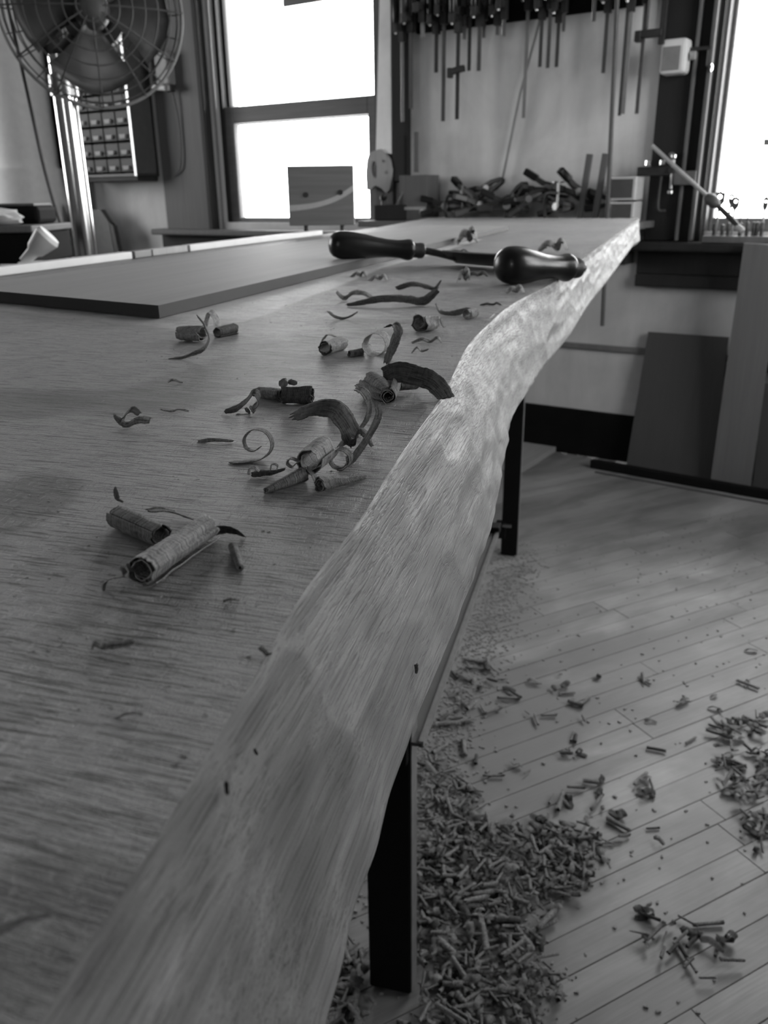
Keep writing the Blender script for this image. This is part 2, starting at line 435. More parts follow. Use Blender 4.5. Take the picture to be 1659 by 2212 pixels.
MB().box((s0 - .032, -.022, 1.6), (.03, .05, 1.5), ch=.006).build('casing_moulding', 'dkwood', w1)
MB().box((s1 + .045, -.014, 1.6), (.09, .028, 1.5), ch=.003).build('casing', 'mdwood', w1)
MB().box((s0 + .008, .08, 1.6), (.016, .16, 1.5)).build('jamb', 'jamb', w1)
MB().box((s1 - .008, .08, 1.6), (.016, .16, 1.5)).build('jamb', 'mdwood', w1)
MB().box((s0 + .026, .035, 1.6), (.02, .018, 1.5)).build('parting_bead', 'dkwood', w1)
MB().box((s0 + .026, .085, 1.6), (.02, .018, 1.5)).build('parting_bead', 'dkwood', w1)
sash(w1, 'upper_sash', s0 + .012, s1 - .004, 1.335, 2.34, .10, .018, .08, .06, 'mdwood')
sash(w1, 'lower_sash', s0 + .016, s1 - .004, .872, 1.41, .055, .07, .05, .072, 'sash')
MB().box(((s0 + s1) / 2 - .1, .02, .855), (s1 - s0 + .62, .22, .028), ch=.008).build('sill', 'mdwood', w1)
MB().box((s0 - .10, -.012, .79), (.60, .024, .10)).build('apron', 'dkwood', w1)
bl = MB()
x0, zt = wp(612, 16, -.12); x1, zt2 = wp(806, 4, -.12)
bl.box(((x0 + x1) / 2, .12, (zt + 2.3) / 2), (x1 - x0, .004, 2.3 - zt)); bl.build('blind', 'blind', w1)
for a, b_, c, d in ((462, 76, 478, 122), (471, 170, 479, 184)):
    xa, za = wp(a, b_, -.1); xb, zb = wp(c, d, -.1)
    MB().box(((xa + xb) / 2, .094, (za + zb) / 2), (xb - xa, .002, za - zb)).build('sticker', 'grey', w1)
# ---- right window (window_2)
w2 = wthing('window_2', None, None, 0, 0, 0, kind='structure')
s0, s1, z0, z1 = WIN_R
MB().box((.465, -.014, 1.6), (.115, .028, 1.5), ch=.003).build('casing', 'dkwood', w2)
MB().box((.526, -.024, 1.6), (.012, .048, 1.5), ch=.003).build('casing_edge', 'mdwood', w2)
MB().box((.55, -.012, 1.6), (.04, .024, 1.5)).build('casing', 'dkwood', w2)
MB().box((.577, -.03, 1.6), (.014, .06, 1.5), ch=.004).build('casing_bead', 'mdwood', w2)
MB().box((.591, -.012, 1.6), (.016, .024, 1.5)).build('casing', 'dkwood', w2)
MB().box((s0 + .005, .08, 1.6), (.010, .16, 1.5)).build('jamb', 'mdwood', w2)
sash(w2, 'lower_sash', s0 + .011, s1, .88, 1.80, .07, .012, .045, .06, 'sash')
sash(w2, 'upper_sash', s0 + .011, s1, 1.76, 2.34, .115, .012, .06, .06, 'sash')
MB().box((1.02, -.0, .832), (1.34, .20, .032), ch=.01).build('sill', 'dkwood', w2)
b = MB(); b.box((1.02, -.014, .775), (1.26, .028, .085), ch=.003); b.box((1.02, -.02, .71), (1.26, .04, .045), ch=.006); b.build('apron', 'dkwood', w2)
xa, za = wp(1654, 301, -.1); xb, zb = wp(1690, 314, -.1)
MB().box(((xa + xb) / 2, .068, (za + zb) / 2), (xb - xa, .002, za - zb)).build('sticker', 'grey', w2)
# baseboard, rail
tag(MB().box(((-4.1 + 2.5) / 2, -.012, .095), (6.6, .024, .19), ch=.004).build('baseboard_back', 'base', None, wpt(0, 0, 0), WROT), kind='structure')
tag(MB().box((.3, -.009, .446), (1.2, .018, .022), ch=.003).build('trim_1', 'mdwood', None, wpt(0, 0, 0), WROT), kind='structure')
tag(MB().box((.85, -.004, .41), (3.1, .008, .82)).build('lower_wall_shade', mat_plaster('lower_wall_shade_tone', .48), None, wpt(0, 0, 0), WROT), kind='structure')  # sheet added over the plaster; dimmer light below the sill put into its colour
# pale round pipe chase at the left of the wall
def px_s(px, py, off=0): return wp(px, py, off)[0]
xl, xr = px_s(25, 300, .12), px_s(112, 300, .12)
b = MB(); b.lathe((0, 0, 0), (0, 0, 2.9), [(0, (xr - xl) / 2 + .01), (1, (xr - xl) / 2 + .01)], 28)
b.lathe((0, 0, 0), (0, 0, 1.17), [(0, (xr - xl) / 2 + .03), (1, (xr - xl) / 2 + .03)], 28)
tag(b.build('trim_2', 'white', None, wpt((xl + xr) / 2, .19, 0), WROT, smooth=True), kind='structure')
# grey door at the far left, in the back wall
tag(MB().box((-2.72, -.006, 1.45), (.30, .012, 2.9)).build('dim_wall_sheet', mat_plaster('dim_wall_tone', .20), None, wpt(0, 0, 0), WROT), kind='structure')  # grey sheet added; its tone stands in for a dim stretch of wall
d1 = wthing('door_1', None, None, -3.72, 0, 0, kind='structure')
MB().box((0, -.02, 1.0), (1.0, .04, 2.0), ch=.004).build('leaf', 'ply', d1)
MB().box((.36, -.045, 1.0), (.10, .02, 1.9), ch=.004).build('stile', 'dkwood', d1)

# ---- floor boards
fu = Vector((math.sin(FLA), math.cos(FLA), 0)); fw = Vector((-math.cos(FLA), math.sin(FLA), 0)); BW = .0575
FROT = math.pi / 2 - FLA
fl = tag(MB().box(((ROOM_S1 - ROOM_S0) / 2, -ROOM_D / 2, -.06), (ROOM_S1 - ROOM_S0 + .3, ROOM_D + .3, .06)).build('floor', 'subfloor', None, wpt(ROOM_S0, 0, 0), WROT), kind='structure')
finv = fl.matrix_world.inverted() if False else (Matrix.Translation(wpt(ROOM_S0, 0, 0)) @ Matrix.Rotation(WROT, 4, 'Z')).inverted()
plank_meshes = {}
def plank_mesh(L):
    if L not in plank_meshes:
        me = MB().box((L / 2, 0, -.015), (L - .0016, BW - .0018, .03), ch=0).build('tmp', 'floor')
        d = me.data; bpy.data.objects.remove(me); d.name = 'floor_board'; plank_meshes[L] = d
    return plank_meshes[L]
rest = MB(); cnt = 0; rr = random.Random(3)
room_rot = Matrix.Rotation(-WROT, 3, 'Z')
def in_room(p, mrg=0.0):
    q = room_rot @ (p - wpt(ROOM_S0, 0, 0)); return mrg <= q.x <= ROOM_S1 - ROOM_S0 - mrg and -ROOM_D + mrg <= q.y <= -mrg
lens = [.6, .8, .9, 1.0, 1.1, 1.2, 1.4, 1.6]
for i in range(-110, 110):
    wv = .4655 + BW * (i + .5)
    # run of the row inside the room
    us = [u for u in np.arange(-8, 9, .02) if in_room(fu * u + fw * wv)]
    if not us: continue
    u0, u1 = us[0], us[-1]
    u = u0 - rr.random() * .0
    joints = []
    if .62 < wv < .80:           # the rows whose ends share one seam near the bottom right
        u = .99 + (wv - .63) * .35 - 6.0 * 1.0
        while u + 1.0 < u0: u += 1.0
        seq = 1.0
    else: seq = None; u = u0 - rr.random() * .5
    first = True
    while u < u1 - .02:
        L = seq or rr.choice(lens)
        a, b_ = max(u, u0), min(u + L, u1)
        mid = fu * ((a + b_) / 2) + fw * wv
        vis = (.2 < wv < 3.0 and b_ > .0 and a < 3.4 and mid.y > .3)
        if b_ - a > .05:
            if vis and cnt < 290:
                LL = round(b_ - a, 2)
                o = bpy.data.objects.new('floor_board', plank_mesh(LL)); COL.objects.link(o)
                o.parent = fl
                dz = rr.uniform(-.0006, .0004)
                Mw = Matrix.Translation(fu * a + fw * wv + Vector((0, 0, dz))) @ Matrix.Rotation(FROT, 4, 'Z')
                o.matrix_local = finv @ Mw; cnt += 1
            else:
                c = fu * ((a + b_) / 2) + fw * wv
                rest.box((c.x, c.y, -.015), (b_ - a - .0016, BW - .0018, .03), Rz(FROT))
        u += L
o = rest.build('floor_boards_beyond', 'floor'); o.parent = fl; o.matrix_local = finv; tag(o, kind='stuff')

# ================================================================== THE SLAB
TOPPX = [(87,2197),(217,2002),(293,1888),(380,1747),(488,1563),(570,1432),(639,1297),(731,1181),(785,1120),(829,1036),(893,942),(947,871),(984,800),(1011,739),(1050,706),(1100,657),(1200,611),(1274,547),(1315,519),(1372,477)]
BOTPX = [(705,2212),(743,2078),(781,1931),(825,1801),(857,1682),(895,1579),(927,1492),(971,1394),(1011,1286),(1038,1212),(1062,1151),(1082,1053),(1089,1002),(1101,945),(1106,901),(1136,857),(1163,810),(1174,793),(1228,731),(1274,654),(1309,612),(1343,565),(1370,527),(1394,513)]
ET = .065
tp = [on_z(x, y, SLAB_Z) for x, y in TOPPX]; bp = [on_z(x, y, SLAB_Z - ET) for x, y in BOTPX]
ty = np.array([-.5, -.1] + [p.y for p in tp]); tx = np.array([-.055, -.047] + [p.x for p in tp])
by = np.array([-.5, -.1] + [p.y for p in bp]); bx = np.array([-.03, -.02] + [p.x for p in bp])
Y_END = 2.70
def _x(y, yy, xx):
    return float(np.interp(y, yy, xx)) if y < yy[-1] else float(xx[-1] + (y - yy[-1]) * .34)
def _sm(y, yy, xx, a):
    if y > Y_END * .93: return _x(y, yy, xx)
    return sum(_x(y + abs(y) * a * e, yy, xx) for e in (-1, -.66, -.33, 0, .33, .66, 1)) / 7
def x_top(y): return _sm(y, ty, tx, .09)
def x_bot(y): return _sm(y, by, bx, .05)
lp = [on_z(x, y, SLAB_Z) for x, y in ((0, 598), (300, 553), (600, 519), (820, 492), (935, 470))]
ly = np.array([-.6, .3] + [p.y for p in lp]); lx = np.array([-.85, -.60] + [p.x for p in lp]); lx[2:] -= .012
def x_left(y): return float(np.interp(y, ly, lx))
LFAR = ly[-1]
ys = list(np.arange(-.45, .04, .03)) + list(np.arange(.04, .62, .002)) + list(np.arange(.62, 1.2, .005)) + list(np.arange(1.2, Y_END + .001, .015))
def skew(y): return max(0.0, (y - 1.4) / (Y_END - 1.4)) ** 1.3 * (LFAR - Y_END) if y > 1.4 else 0.0
NT, NE = 190, 36
rc = random.Random(11)
cuts = []
for k_ in range(520):
    yc = rc.uniform(.02, 2.7); vc = rc.uniform(-.1, 1.1); d_ = rc.uniform(.0006, .0030)
    cuts.append((yc, vc, d_, rc.uniform(.025, .08) * (1 + yc * .5), rc.uniform(.12, .34), rc.uniform(-1.2, 1.2)))
cuts.sort(); ftone = [rc.uniform(.82, 1.14) for _ in cuts]
cyc = np.array([c[0] for c in cuts])
stains = [(on_z(40, 1090, SLAB_Z), .014, .03, 1.0), *[(on_z(x, y, SLAB_Z), .034, .026, .8) for x, y in ((0, 872), (110, 870), (230, 868), (350, 858), (450, 838), (520, 808), (580, 778), (650, 748), (730, 722), (790, 698))],
          (on_z(60, 2020, SLAB_Z), .012, .012, .8), (on_z(700, 650, SLAB_Z), .03, .06, .45), (on_z(560, 1180, SLAB_Z), .02, .02, .35), (on_z(880, 560, SLAB_Z), .05, .2, .3)]
PAN_NR = on_z(345, 690, SLAB_Z); PAN_NL = on_z(0, 655, SLAB_Z); PAN_FR = on_z(1098, 498, SLAB_Z)
pdir = (PAN_FR - PAN_NR).normalized(); pfro = (PAN_NL - PAN_NR).normalized()
pn = Vector((pdir.y, -pdir.x, 0))        # to the right of the panel's long edge
fn = Vector((-pfro.y, pfro.x, 0)) * -1
if fn.y > 0: fn = -fn
V = []; FAC = []; F = []; MI = []; ST = []; PL = []; TORN = []
rowlen = NT + NE + 3
for i, y in enumerate(ys):
    xr_, sk = x_top(y), skew(y)
    yl = y + sk; xl_ = x_left(yl)
    for j in range(NT):
        t = (j / (NT - 1)); t = 1 - (1 - t) ** 1.7
        x = xl_ + (xr_ - xl_) * t; yy = yl + (y - yl) * t
        e_ = 0.0006 * nz(x * 30, yy * 30, 1)
        V.append((x, yy, SLAB_Z + e_ * (0 if t > .995 else 1)))
        s_ = 0
        for c, ax, ay, am in stains:
            q = math.hypot((x - c.x) / ax, (yy - c.y) / ay) + .35 * nz(x * 45, yy * 28, 5)
            s_ = max(s_, am * max(0, min(1, (1.15 - q) * 3)))
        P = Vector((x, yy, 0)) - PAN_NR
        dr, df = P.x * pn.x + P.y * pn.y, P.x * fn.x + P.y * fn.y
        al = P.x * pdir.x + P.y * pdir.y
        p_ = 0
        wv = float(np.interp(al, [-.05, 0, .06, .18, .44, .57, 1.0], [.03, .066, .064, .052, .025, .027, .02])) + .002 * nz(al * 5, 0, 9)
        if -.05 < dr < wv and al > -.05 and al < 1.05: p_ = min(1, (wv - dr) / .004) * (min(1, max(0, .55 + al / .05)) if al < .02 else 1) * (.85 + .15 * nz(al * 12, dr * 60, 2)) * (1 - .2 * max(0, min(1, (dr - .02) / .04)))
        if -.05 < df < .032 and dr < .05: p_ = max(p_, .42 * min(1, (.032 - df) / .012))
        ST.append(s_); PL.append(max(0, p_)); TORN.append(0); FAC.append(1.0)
    xb_ = x_bot(y)
    i0, i1 = np.searchsorted(cyc, y - .12), np.searchsorted(cyc, y + .12)
    for j in range(1, NE + 1):
        t = j / NE
        x = xr_ + (xb_ - xr_) * (t ** .85); z = -ET * (t ** 1.15)
        dep = 0.0; ft = 1.0
        for ci in range(i0, i1):
            c = cuts[ci]
            dy = (y - c[0]); dv = t - c[1] - c[5] * dy
            dd = c[2] * (1 - (dy / c[3]) ** 2 - (dv / c[4]) ** 2)
            if dd > dep: dep = dd; ft = ftone[ci]
        dep *= min(1, t * 6) * min(1, .35 + (1 - t) * 3)
        lift = .0007 * nz(y * 55, t * 7, 3)
        V.append((x - dep * .95 + lift, y + dep * .25, SLAB_Z + z))
        ST.append(0); PL.append(0)
        tn = max(0, min(1, (y - .13) / .07)) * max(0, min(1, (1.0 - t * .9))) * max(0, min(1, (1.1 - y) * 3)) * (.7 + .5 * nz(y * 14, t * 3, 8))
        TORN.append(max(0, tn)); FAC.append(ft)
    V.append((xb_ - .010, y, SLAB_Z - ET - .012)); V.append((xb_ - .03, y, SLAB_Z - ET - .015)); V.append((xl_ + .02, yl, SLAB_Z - ET - .015))
    ST += [0] * 3; PL += [0] * 3; TORN += [0] * 3; FAC += [1.0] * 3
for i in range(len(ys) - 1):
    for j in range(rowlen):
        j2 = (j + 1) % rowlen
        F.append((i * rowlen + j, i * rowlen + j2, (i + 1) * rowlen + j2, (i + 1) * rowlen + j)); MI.append(0 if j < NT - 1 else 1)
F.append(tuple(range(rowlen))); MI.append(1); F.append(tuple((len(ys) - 1) * rowlen + j for j in range(rowlen - 1, -1, -1))); MI.append(1)
mb = MB(); mb.v = V; mb.f = F; mb.mi = MI
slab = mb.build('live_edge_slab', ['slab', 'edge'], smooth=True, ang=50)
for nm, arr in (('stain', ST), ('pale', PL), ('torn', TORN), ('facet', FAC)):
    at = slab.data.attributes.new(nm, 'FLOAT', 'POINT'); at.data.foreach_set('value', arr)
tag(slab, 'long thick wooden slab with rough-sawn top and hand-shaved live edge', 'slab')
SLAB_BOT = SLAB_Z - ET - .015

# ---- steel stands under the slab
ld = Vector((math.sin(math.radians(14.6)), math.cos(math.radians(14.6)), 0)); lr = Vector((ld.y, -ld.x, 0)); LROT = -math.radians(14.6)
def leg(parent, x, y, w=.058, h=None, foot=True):
    h = h or SLAB_BOT - .03
    MB().box((x, y, h / 2 + .002), (w, w * .55, h - .004), ch=.003).build('leg', 'black', parent)
    MB().box((x + w / 2 - .0005, y + .002, h / 2 + .002), (.003, w * .52, h - .006)).build('lit_leg_side', 'lit_edge', parent)  # paler strip paints the lit side face of the leg
A = on_z(849, 2145, 0)
st = thing('steel_stand', 'black flat-bar steel stand under the near end of the slab', 'stand', (A.x, A.y + .016, 0), LROT)
leg(st, 0, 0); leg(st, -.50, .02)
MB().box((-.25, .01, SLAB_BOT - .015), (.62, .05, .03), ch=.003).build('top_bar', 'black', st)
RZ = .415
_Mi = (Matrix.Translation(Vector((A.x, A.y + .016, 0))) @ Matrix.Rotation(LROT, 4, 'Z')).inverted()
r0_, r1_ = _Mi @ on_z(913, 1606, RZ), _Mi @ on_z(1078, 1146, RZ)
rd = (r1_ - r0_).normalized(); rn = Vector((-rd.y, rd.x, 0)); rl = (r1_ - r0_).length; ra = math.atan2(rd.y, rd.x) - math.pi / 2
rm = (r0_ + r1_) / 2
b = MB(); b.box(rm + rn * .028 + Vector((0, 0, -.003)), (.054, rl, .005), Rz(ra)); b.box(rm + rn * .053 + Vector((0, 0, -.022)), (.005, rl, .04), Rz(ra)); b.build('side_rail', 'dgrey', st)
b = MB(); b.box(rm + rn * .002 + Vector((0, 0, -.002)), (.006, rl, .009), Rz(ra)); b.build('rail_lip', 'lit_edge', st)
MB().box(r1_ + rn * .028 + Vector((0, 0, .003)), (.06, .03, .016), Rz(ra), ch=.002).build('rail_end_cap', 'black', st)
MB().box((.012, r0_.y - .004, RZ - .012), (.03, .02, .03), ch=.002).build('rail_bracket', 'black', st)
MB().box((-.25, .655, RZ - .003), (.50, .02, .03)).build('cross_rail', 'black', st)
leg(st, -.50, .655, .04, .41)
A2 = on_z(1101, 1203, 0)
st2 = thing('steel_stand', 'black steel stand under the far part of the slab, standing in sawdust', 'stand', (A2.x, A2.y + .016, 0), LROT)
leg(st2, 0, 0, .048); leg(st2, -.44, 0, .048)
MB().box((-.2, 0, SLAB_BOT - .015), (.58, .045, .03), ch=.003).build('top_bar', 'black', st2)
b = MB(); b.box((-.026, -.012, .085), (.03, .03, .05), ch=.003); b.build('levelling_bracket', 'black', st2)
b = MB(); b.cyl((-.02, -.03, .105), (.006, -.03, .105), .005, seg=10); b.build('bolt', 'steel', st2)
# pale offcut and dark box on the floor under the slab, behind the near leg
q = on_z(748, 2000, .05)
g = q + Vector((-.14, .16, 0)); g.z = 0
bx_ = thing('offcut_block', 'pale wooden offcut block on the floor behind the near steel leg', 'offcut', g, .3)
MB().box((0, 0, .046), (.26, .05, .09), ch=.003).build('block', 'block', bx_)

# ---- thin panel lying on the slab
def x_on(p, d, q, e):
    den = d.x * e.y - d.y * e.x; t = ((q.x - p.x) * e.y - (q.y - p.y) * e.x) / den; return p + d * t
pl0, pl1 = on_z(0, 607, SLAB_Z + .009), on_z(600, 529, SLAB_Z + .009)
ldir = (pl1 - pl0).normalized()
c_nl = x_on(PAN_NR, pfro, pl0, ldir); FARL = on_z(805, 493.5, SLAB_Z); c_fr = PAN_FR; c_fl = x_on(FARL, (PAN_FR - FARL).normalized(), pl0, ldir)
c_nl.z = c_fl.z = SLAB_Z
corners = [PAN_NR, c_fr, c_fl, c_nl]
ORG = PAN_NR.copy(); ORG.z = SLAB_Z + .0008
th_ = .0088
vs = [Vector((c.x - ORG.x, c.y - ORG.y, 0)) for c in corners] + [Vector((c.x - ORG.x, c.y - ORG.y, th_)) for c in corners]
rzi = Rz(THEAD)
vs = [rzi @ v for v in vs]
mb = MB(); mb.add(vs, [(4, 5, 6, 7)], 0); mb.add(vs, [(0, 3, 2, 1), (0, 1, 5, 4), (1, 2, 6, 5), (2, 3, 7, 6), (3, 0, 4, 7)], 1)
pan = mb.build('thin_panel', ['panel', 'panel_edge'], None, ORG, -THEAD)
tag(pan, 'thin smooth grey sheet panel with dark edges lying on the slab', 'panel')
# pale battens at the far left edge of the slab
def batten(name, pxa, pxb, h, wd, mat, label, cat='batten', grp=None):
    a, b_ = on_z(*pxa, SLAB_Z), on_z(*pxb, SLAB_Z); a.z = b_.z = SLAB_Z + .0006
    dd = (b_ - a); L = dd.length; rot = math.atan2(dd.y, dd.x) - math.pi / 2
    o = MB().box((0, L / 2, h / 2), (wd, L, h), ch=.001).build(name, mat, None, a, rot)
    return tag(o, label, cat, grp)
batten('pale_batten', (-130, 613), (276, 560), .0095, .016, 'white', 'bright pale batten at the near left rim of the slab')
batten('spacer_block', (282, 559.5), (318, 554.5), .0095, .016, 'grey', 'short grey spacer block between the two battens on the slab rim', 'block')
batten('wood_strip', (322, 554), (398, 544.5), .0095, .014, 'jamb', 'light grey wooden strip in the middle of the slab rim', 'strip')
batten('pale_batten', (402, 544), (690, 508), .0095, .016, 'white', 'bright pale batten at the far left rim of the slab, before the window')

# ---- drawknife
def handle(parent, p0, p1, rmax):
    """fat end p0 -> neck p1"""
    prof = [(0.0, .05), (.006, .35), (.02, .62), (.05, .84), (.09, .95), (.15, 1.0), (.24, .985), (.36, .88), (.48, .74), (.60, .65), (.70, .64), (.76, .68), (.81, .76), (.84, .77), (.865, .70), (.872, .56), (.88, .54), (.93, .54), (.95, .58), (.985, .56), (.995, .50), (1.0, .38)]
    hd_ = MB().lathe(p0, p1, [(t, r * rmax) for t, r in prof[:17]] , 32).build('handle', 'handle', parent, smooth=True, ang=60)
    MB().lathe(p0, p1, [(t, r * rmax) for t, r in prof[16:]], 28).build('ferrule', 'iron', hd_, smooth=True, ang=30)
HR = .0172
h1c = on_z(738, 529, SLAB_Z + .0088 + .0166); h1n = on_z(915, 542, SLAB_Z + .0152)
h2c = on_z(1108, 573, SLAB_Z + HR); h2n = on_z(1250, 579, SLAB_Z + .0095)
base = (h1c + h2c) / 2; base.z = SLAB_Z
dk = thing('drawknife', 'two-handled drawknife with dark turned wooden handles resting on the slab', 'drawknife', base)
def L_(p): return p - base
d1_ = (h1n - h1c).normalized(); d2_ = (h2n - h2c).normalized()
handle(dk, L_(h1c - d1_ * .015), L_(h1n), .0160); handle(dk, L_(h2c - d2_ * .016), L_(h2n), HR)
bdir = (h2n - h1n).normalized()
pts = [L_(h1n) - d1_ * .004, L_(h1n) + d1_ * .006, L_(h1n) + d1_ * .012 + bdir * .006 + Vector((0, 0, -.001)), L_(h1n) + d1_ * .010 + bdir * .045 + Vector((0, 0, -.004))]
MB().tube(pts, [.0045, .0042, .0042, .004], 10).build('tang', 'iron', dk, smooth=True)
pts2 = [L_(h2n) - d2_ * .004, L_(h2n) + d2_ * .006, L_(h2n) + d2_ * .010 - bdir * .006, L_(h2n) + d2_ * .008 - bdir * .04 + Vector((0, 0, .002))]
MB().tube(pts2, [.0045, .0042, .0042, .004], 10).build('tang', 'iron', dk, smooth=True)
a, c = pts[-1] - bdir * .01, pts2[-1] + bdir * .01
wdv = ((d1_ + d2_) / 2); wdv.z = 0; wdv = (wdv - bdir * wdv.dot(bdir)).normalized(); up = Vector((0, 0, 1))
vs = []
for t in np.linspace(0, 1, 13):
    p = a.lerp(c, t); sag = Vector((0, 0, -.001 * math.sin(math.pi * t)))
    for wv_, h_ in ((-.014, .0075), (-.010, .0085), (.015, -.0065), (.010, -.0075)): vs.append(p + sag + wdv * wv_ + up * h_)
fs = []
for i in range(12):
    for j in range(4): fs.append((i * 4 + j, i * 4 + (j + 1) % 4, i * 4 + 4 + (j + 1) % 4, i * 4 + 4 + j))
fs += [(0, 1, 2, 3), (48, 51, 50, 49)]
mb = MB(); mb.add(vs, fs); mb.build('blade', 'iron', dk)

# ---- small board with an inlaid curve on two pegs
sg0, sg1 = at_y(622, 352, 1), 0
SY = 1.93
c = at_y(694, 423, SY); k_ = SY / cp / FPX * 1.0
ln = (at_y(765, 423, SY) - at_y(623, 430, SY)).length; hh = .128
sgn = thing('smiling_board', 'square wooden board with two dark holes and a pale curved inlay on pegs', 'sign', (c.x, c.y, SLAB_Z), -.06)
zc = c.z - SLAB_Z; hb = (at_y(694, 358, SY) - at_y(694, 487, SY)).length
b = MB(); b.box((0, 0, zc), (ln, .016, hb), ch=.0015); b.build('board', 'block', sgn)
for dx in (-.032, .043):
    MB().lathe((dx, -.0095, zc + .004 + dx * .05), (dx, -.0078, zc + .004 + dx * .05), [(0, .0055), (1, .0055)], 14).build('hole', 'iron', sgn)
poly = []; N_ = 14
for i in range(N_ + 1):
    t = i / N_; x = -ln / 2 + ln * t; poly.append((x, zc - .031 + .012 * t + .028 * t * t * t))
top_ = [(x, z + .0125 - .002 * math.sin(i / N_ * 3.1)) for i, (x, z) in enumerate(poly)]
mb = MB(); vs = []
for (x, z), (x2, z2) in zip(poly, top_): vs += [(x, -.0086, z), (x2, -.0086, z2), (x, -.006, z), (x2, -.006, z2)]
fs = []
for i in range(N_): o_ = i * 4; fs += [(o_, o_ + 4, o_ + 5, o_ + 1), (o_ + 1, o_ + 5, o_ + 7, o_ + 3), (o_, o_ + 2, o_ + 6, o_ + 4)]
mb.add(vs, fs); mb.build('inlay', 'pale', sgn)
for dx in (-.036, .044): MB().cyl((dx, 0, 0.0005), (dx, 0, zc - hb / 2 + .004), .005, seg=12).build('peg', 'iron', sgn)

# ================================================================== SHAVINGS ON THE SLAB
def frame(px, py, z=None):
    """ground point under a pixel and metres per pixel there"""
    B = on_z(px, py, SLAB_Z if z is None else z); d = (B - Vector((0, 0, CAM_Z))).dot(_fwd)
    return B, d / FPX
def sheet(grid, mat, name, org, uvscale, thick=.00025, parent=None):
    """grid[i][j] of world points -> thin solid sheet with UV in metres (u along i, v along j)"""
    n, m = len(grid), len(grid[0])
    vs = [p - org for row in grid for p in row]
    fs = [(i * m + j, (i + 1) * m + j, (i + 1) * m + j + 1, i * m + j + 1) for i in range(n - 1) for j in range(m - 1)]
    # normals for thickness
    Nn = [Vector((0, 0, 0)) for _ in vs]
    for f in fs:
        nn = (vs[f[2]] - vs[f[0]]).cross(vs[f[3]] - vs[f[1]])
        if nn.length > 0:
            nn.normalize()
            for q in f: Nn[q] += nn
    Nn = [q.normalized() if q.length > 0 else Vector((0, 0, 1)) for q in Nn]
    o_ = len(vs); vs2 = vs + [v + q * thick for v, q in zip(vs, Nn)]
    fs2 = fs + [(o_ + d, o_ + c, o_ + b, o_ + a) for a, b, c, d in fs]
    for i in range(n - 1):
        for j in (0, m - 1):
            a, b = i * m + j, (i + 1) * m + j; fs2.append((a, b, o_ + b, o_ + a))
    for j in range(m - 1):
        for i in (0, n - 1):
            a, b = i * m + j, i * m + j + 1; fs2.append((a, b, o_ + b, o_ + a))
    me = bpy.data.meshes.new(name); me.from_pydata([tuple(v) for v in vs2], [], fs2)
    uvl = me.uv_layers.new(name='UVMap')
    co = [(i / max(1, n - 1) * uvscale[0], j / max(1, m - 1) * uvscale[1]) for i in range(n) for j in range(m)] * 2
    lv = np.zeros(len(me.loops), dtype=np.int32); me.loops.foreach_get('vertex_index', lv)
    uvl.data.foreach_set('uv', np.array([co[q] for q in lv], dtype=np.float32).ravel())
    me.materials.append(M[mat]); me.polygons.foreach_set('use_smooth', [True] * len(me.polygons)); me.update()
    o = bpy.data.objects.new(name, me); COL.objects.link(o)
    if parent is not None: o.parent = parent
    else: o.location = org
    return o
def roll_grid(p0, p1, r0, r1, turns=1.6, rin=.55, start=0.0, jag=.12, seed=0, nth=72, nl=30, flip=1, crush=.12, gaps=True):
    a = p1 - p0; L = a.length; a = a / L
    e1 = Vector((0, 0, 1)); e1 = (e1 - a * e1.dot(a)).normalized(); e2 = a.cross(e1)
    g = []
    for i in range(nth):
        th = start + flip * turns * 2 * math.pi * i / (nth - 1)
        f = 1 - (1 - rin) * i / (nth - 1)
        ja = jag * (nz(th * 1.3, seed, 0) + .6 * nz(th * 5, seed, 3) + .15 * nz(th * 17, seed, 5)); jb = jag * (nz(th * 1.3, seed, 7) + .6 * nz(th * 5, seed, 11) + .15 * nz(th * 17, seed, 13))
        row = []
        for j in range(nl):
            t = j / (nl - 1); tt = ja + t * (1 + jb - ja)
            r = (r0 + (r1 - r0) * t) * f
            r *= 1 + crush * nz(t * 2.2 + seed, math.cos(th) * .8, math.sin(th) * .8 + i * .03) + .035 * nz(t * 9, th * 2, seed)
            if i < 6: r *= 1 + .05 * (6 - i) / 6 * (1 + nz(t * 6, seed, 5))
            r *= 1 + .022 * nz(t * 26, th * 5, seed) * (1 if nl > 8 else 0)
            row.append(p0 + a * (tt * L) + (e1 * math.cos(th) + e2 * math.sin(th)) * r)
        g.append(row)
    return g
def settle(g, base=SLAB_Z, lim=None):
    zm = min(p.z for r in g for p in r); dz = base + .0001 - zm
    for r in g:
        for p in r: p.z += dz
    return g
def spline(pts, n):
    P = [Vector(p) for p in pts]; P = [P[0] * 2 - P[1]] + P + [P[-1] * 2 - P[-2]]; out = []
    segs = len(P) - 3
    for i in range(n):
        u = i / (n - 1) * segs; k_ = min(int(u), segs - 1); t = u - k_
        a, b, c, d = P[k_:k_ + 4]
        out.append(.5 * ((2 * b) + (c - a) * t + (2 * a - 5 * b + 4 * c - d) * t * t + (3 * b - a - 3 * c + d) * t ** 3))
    return out
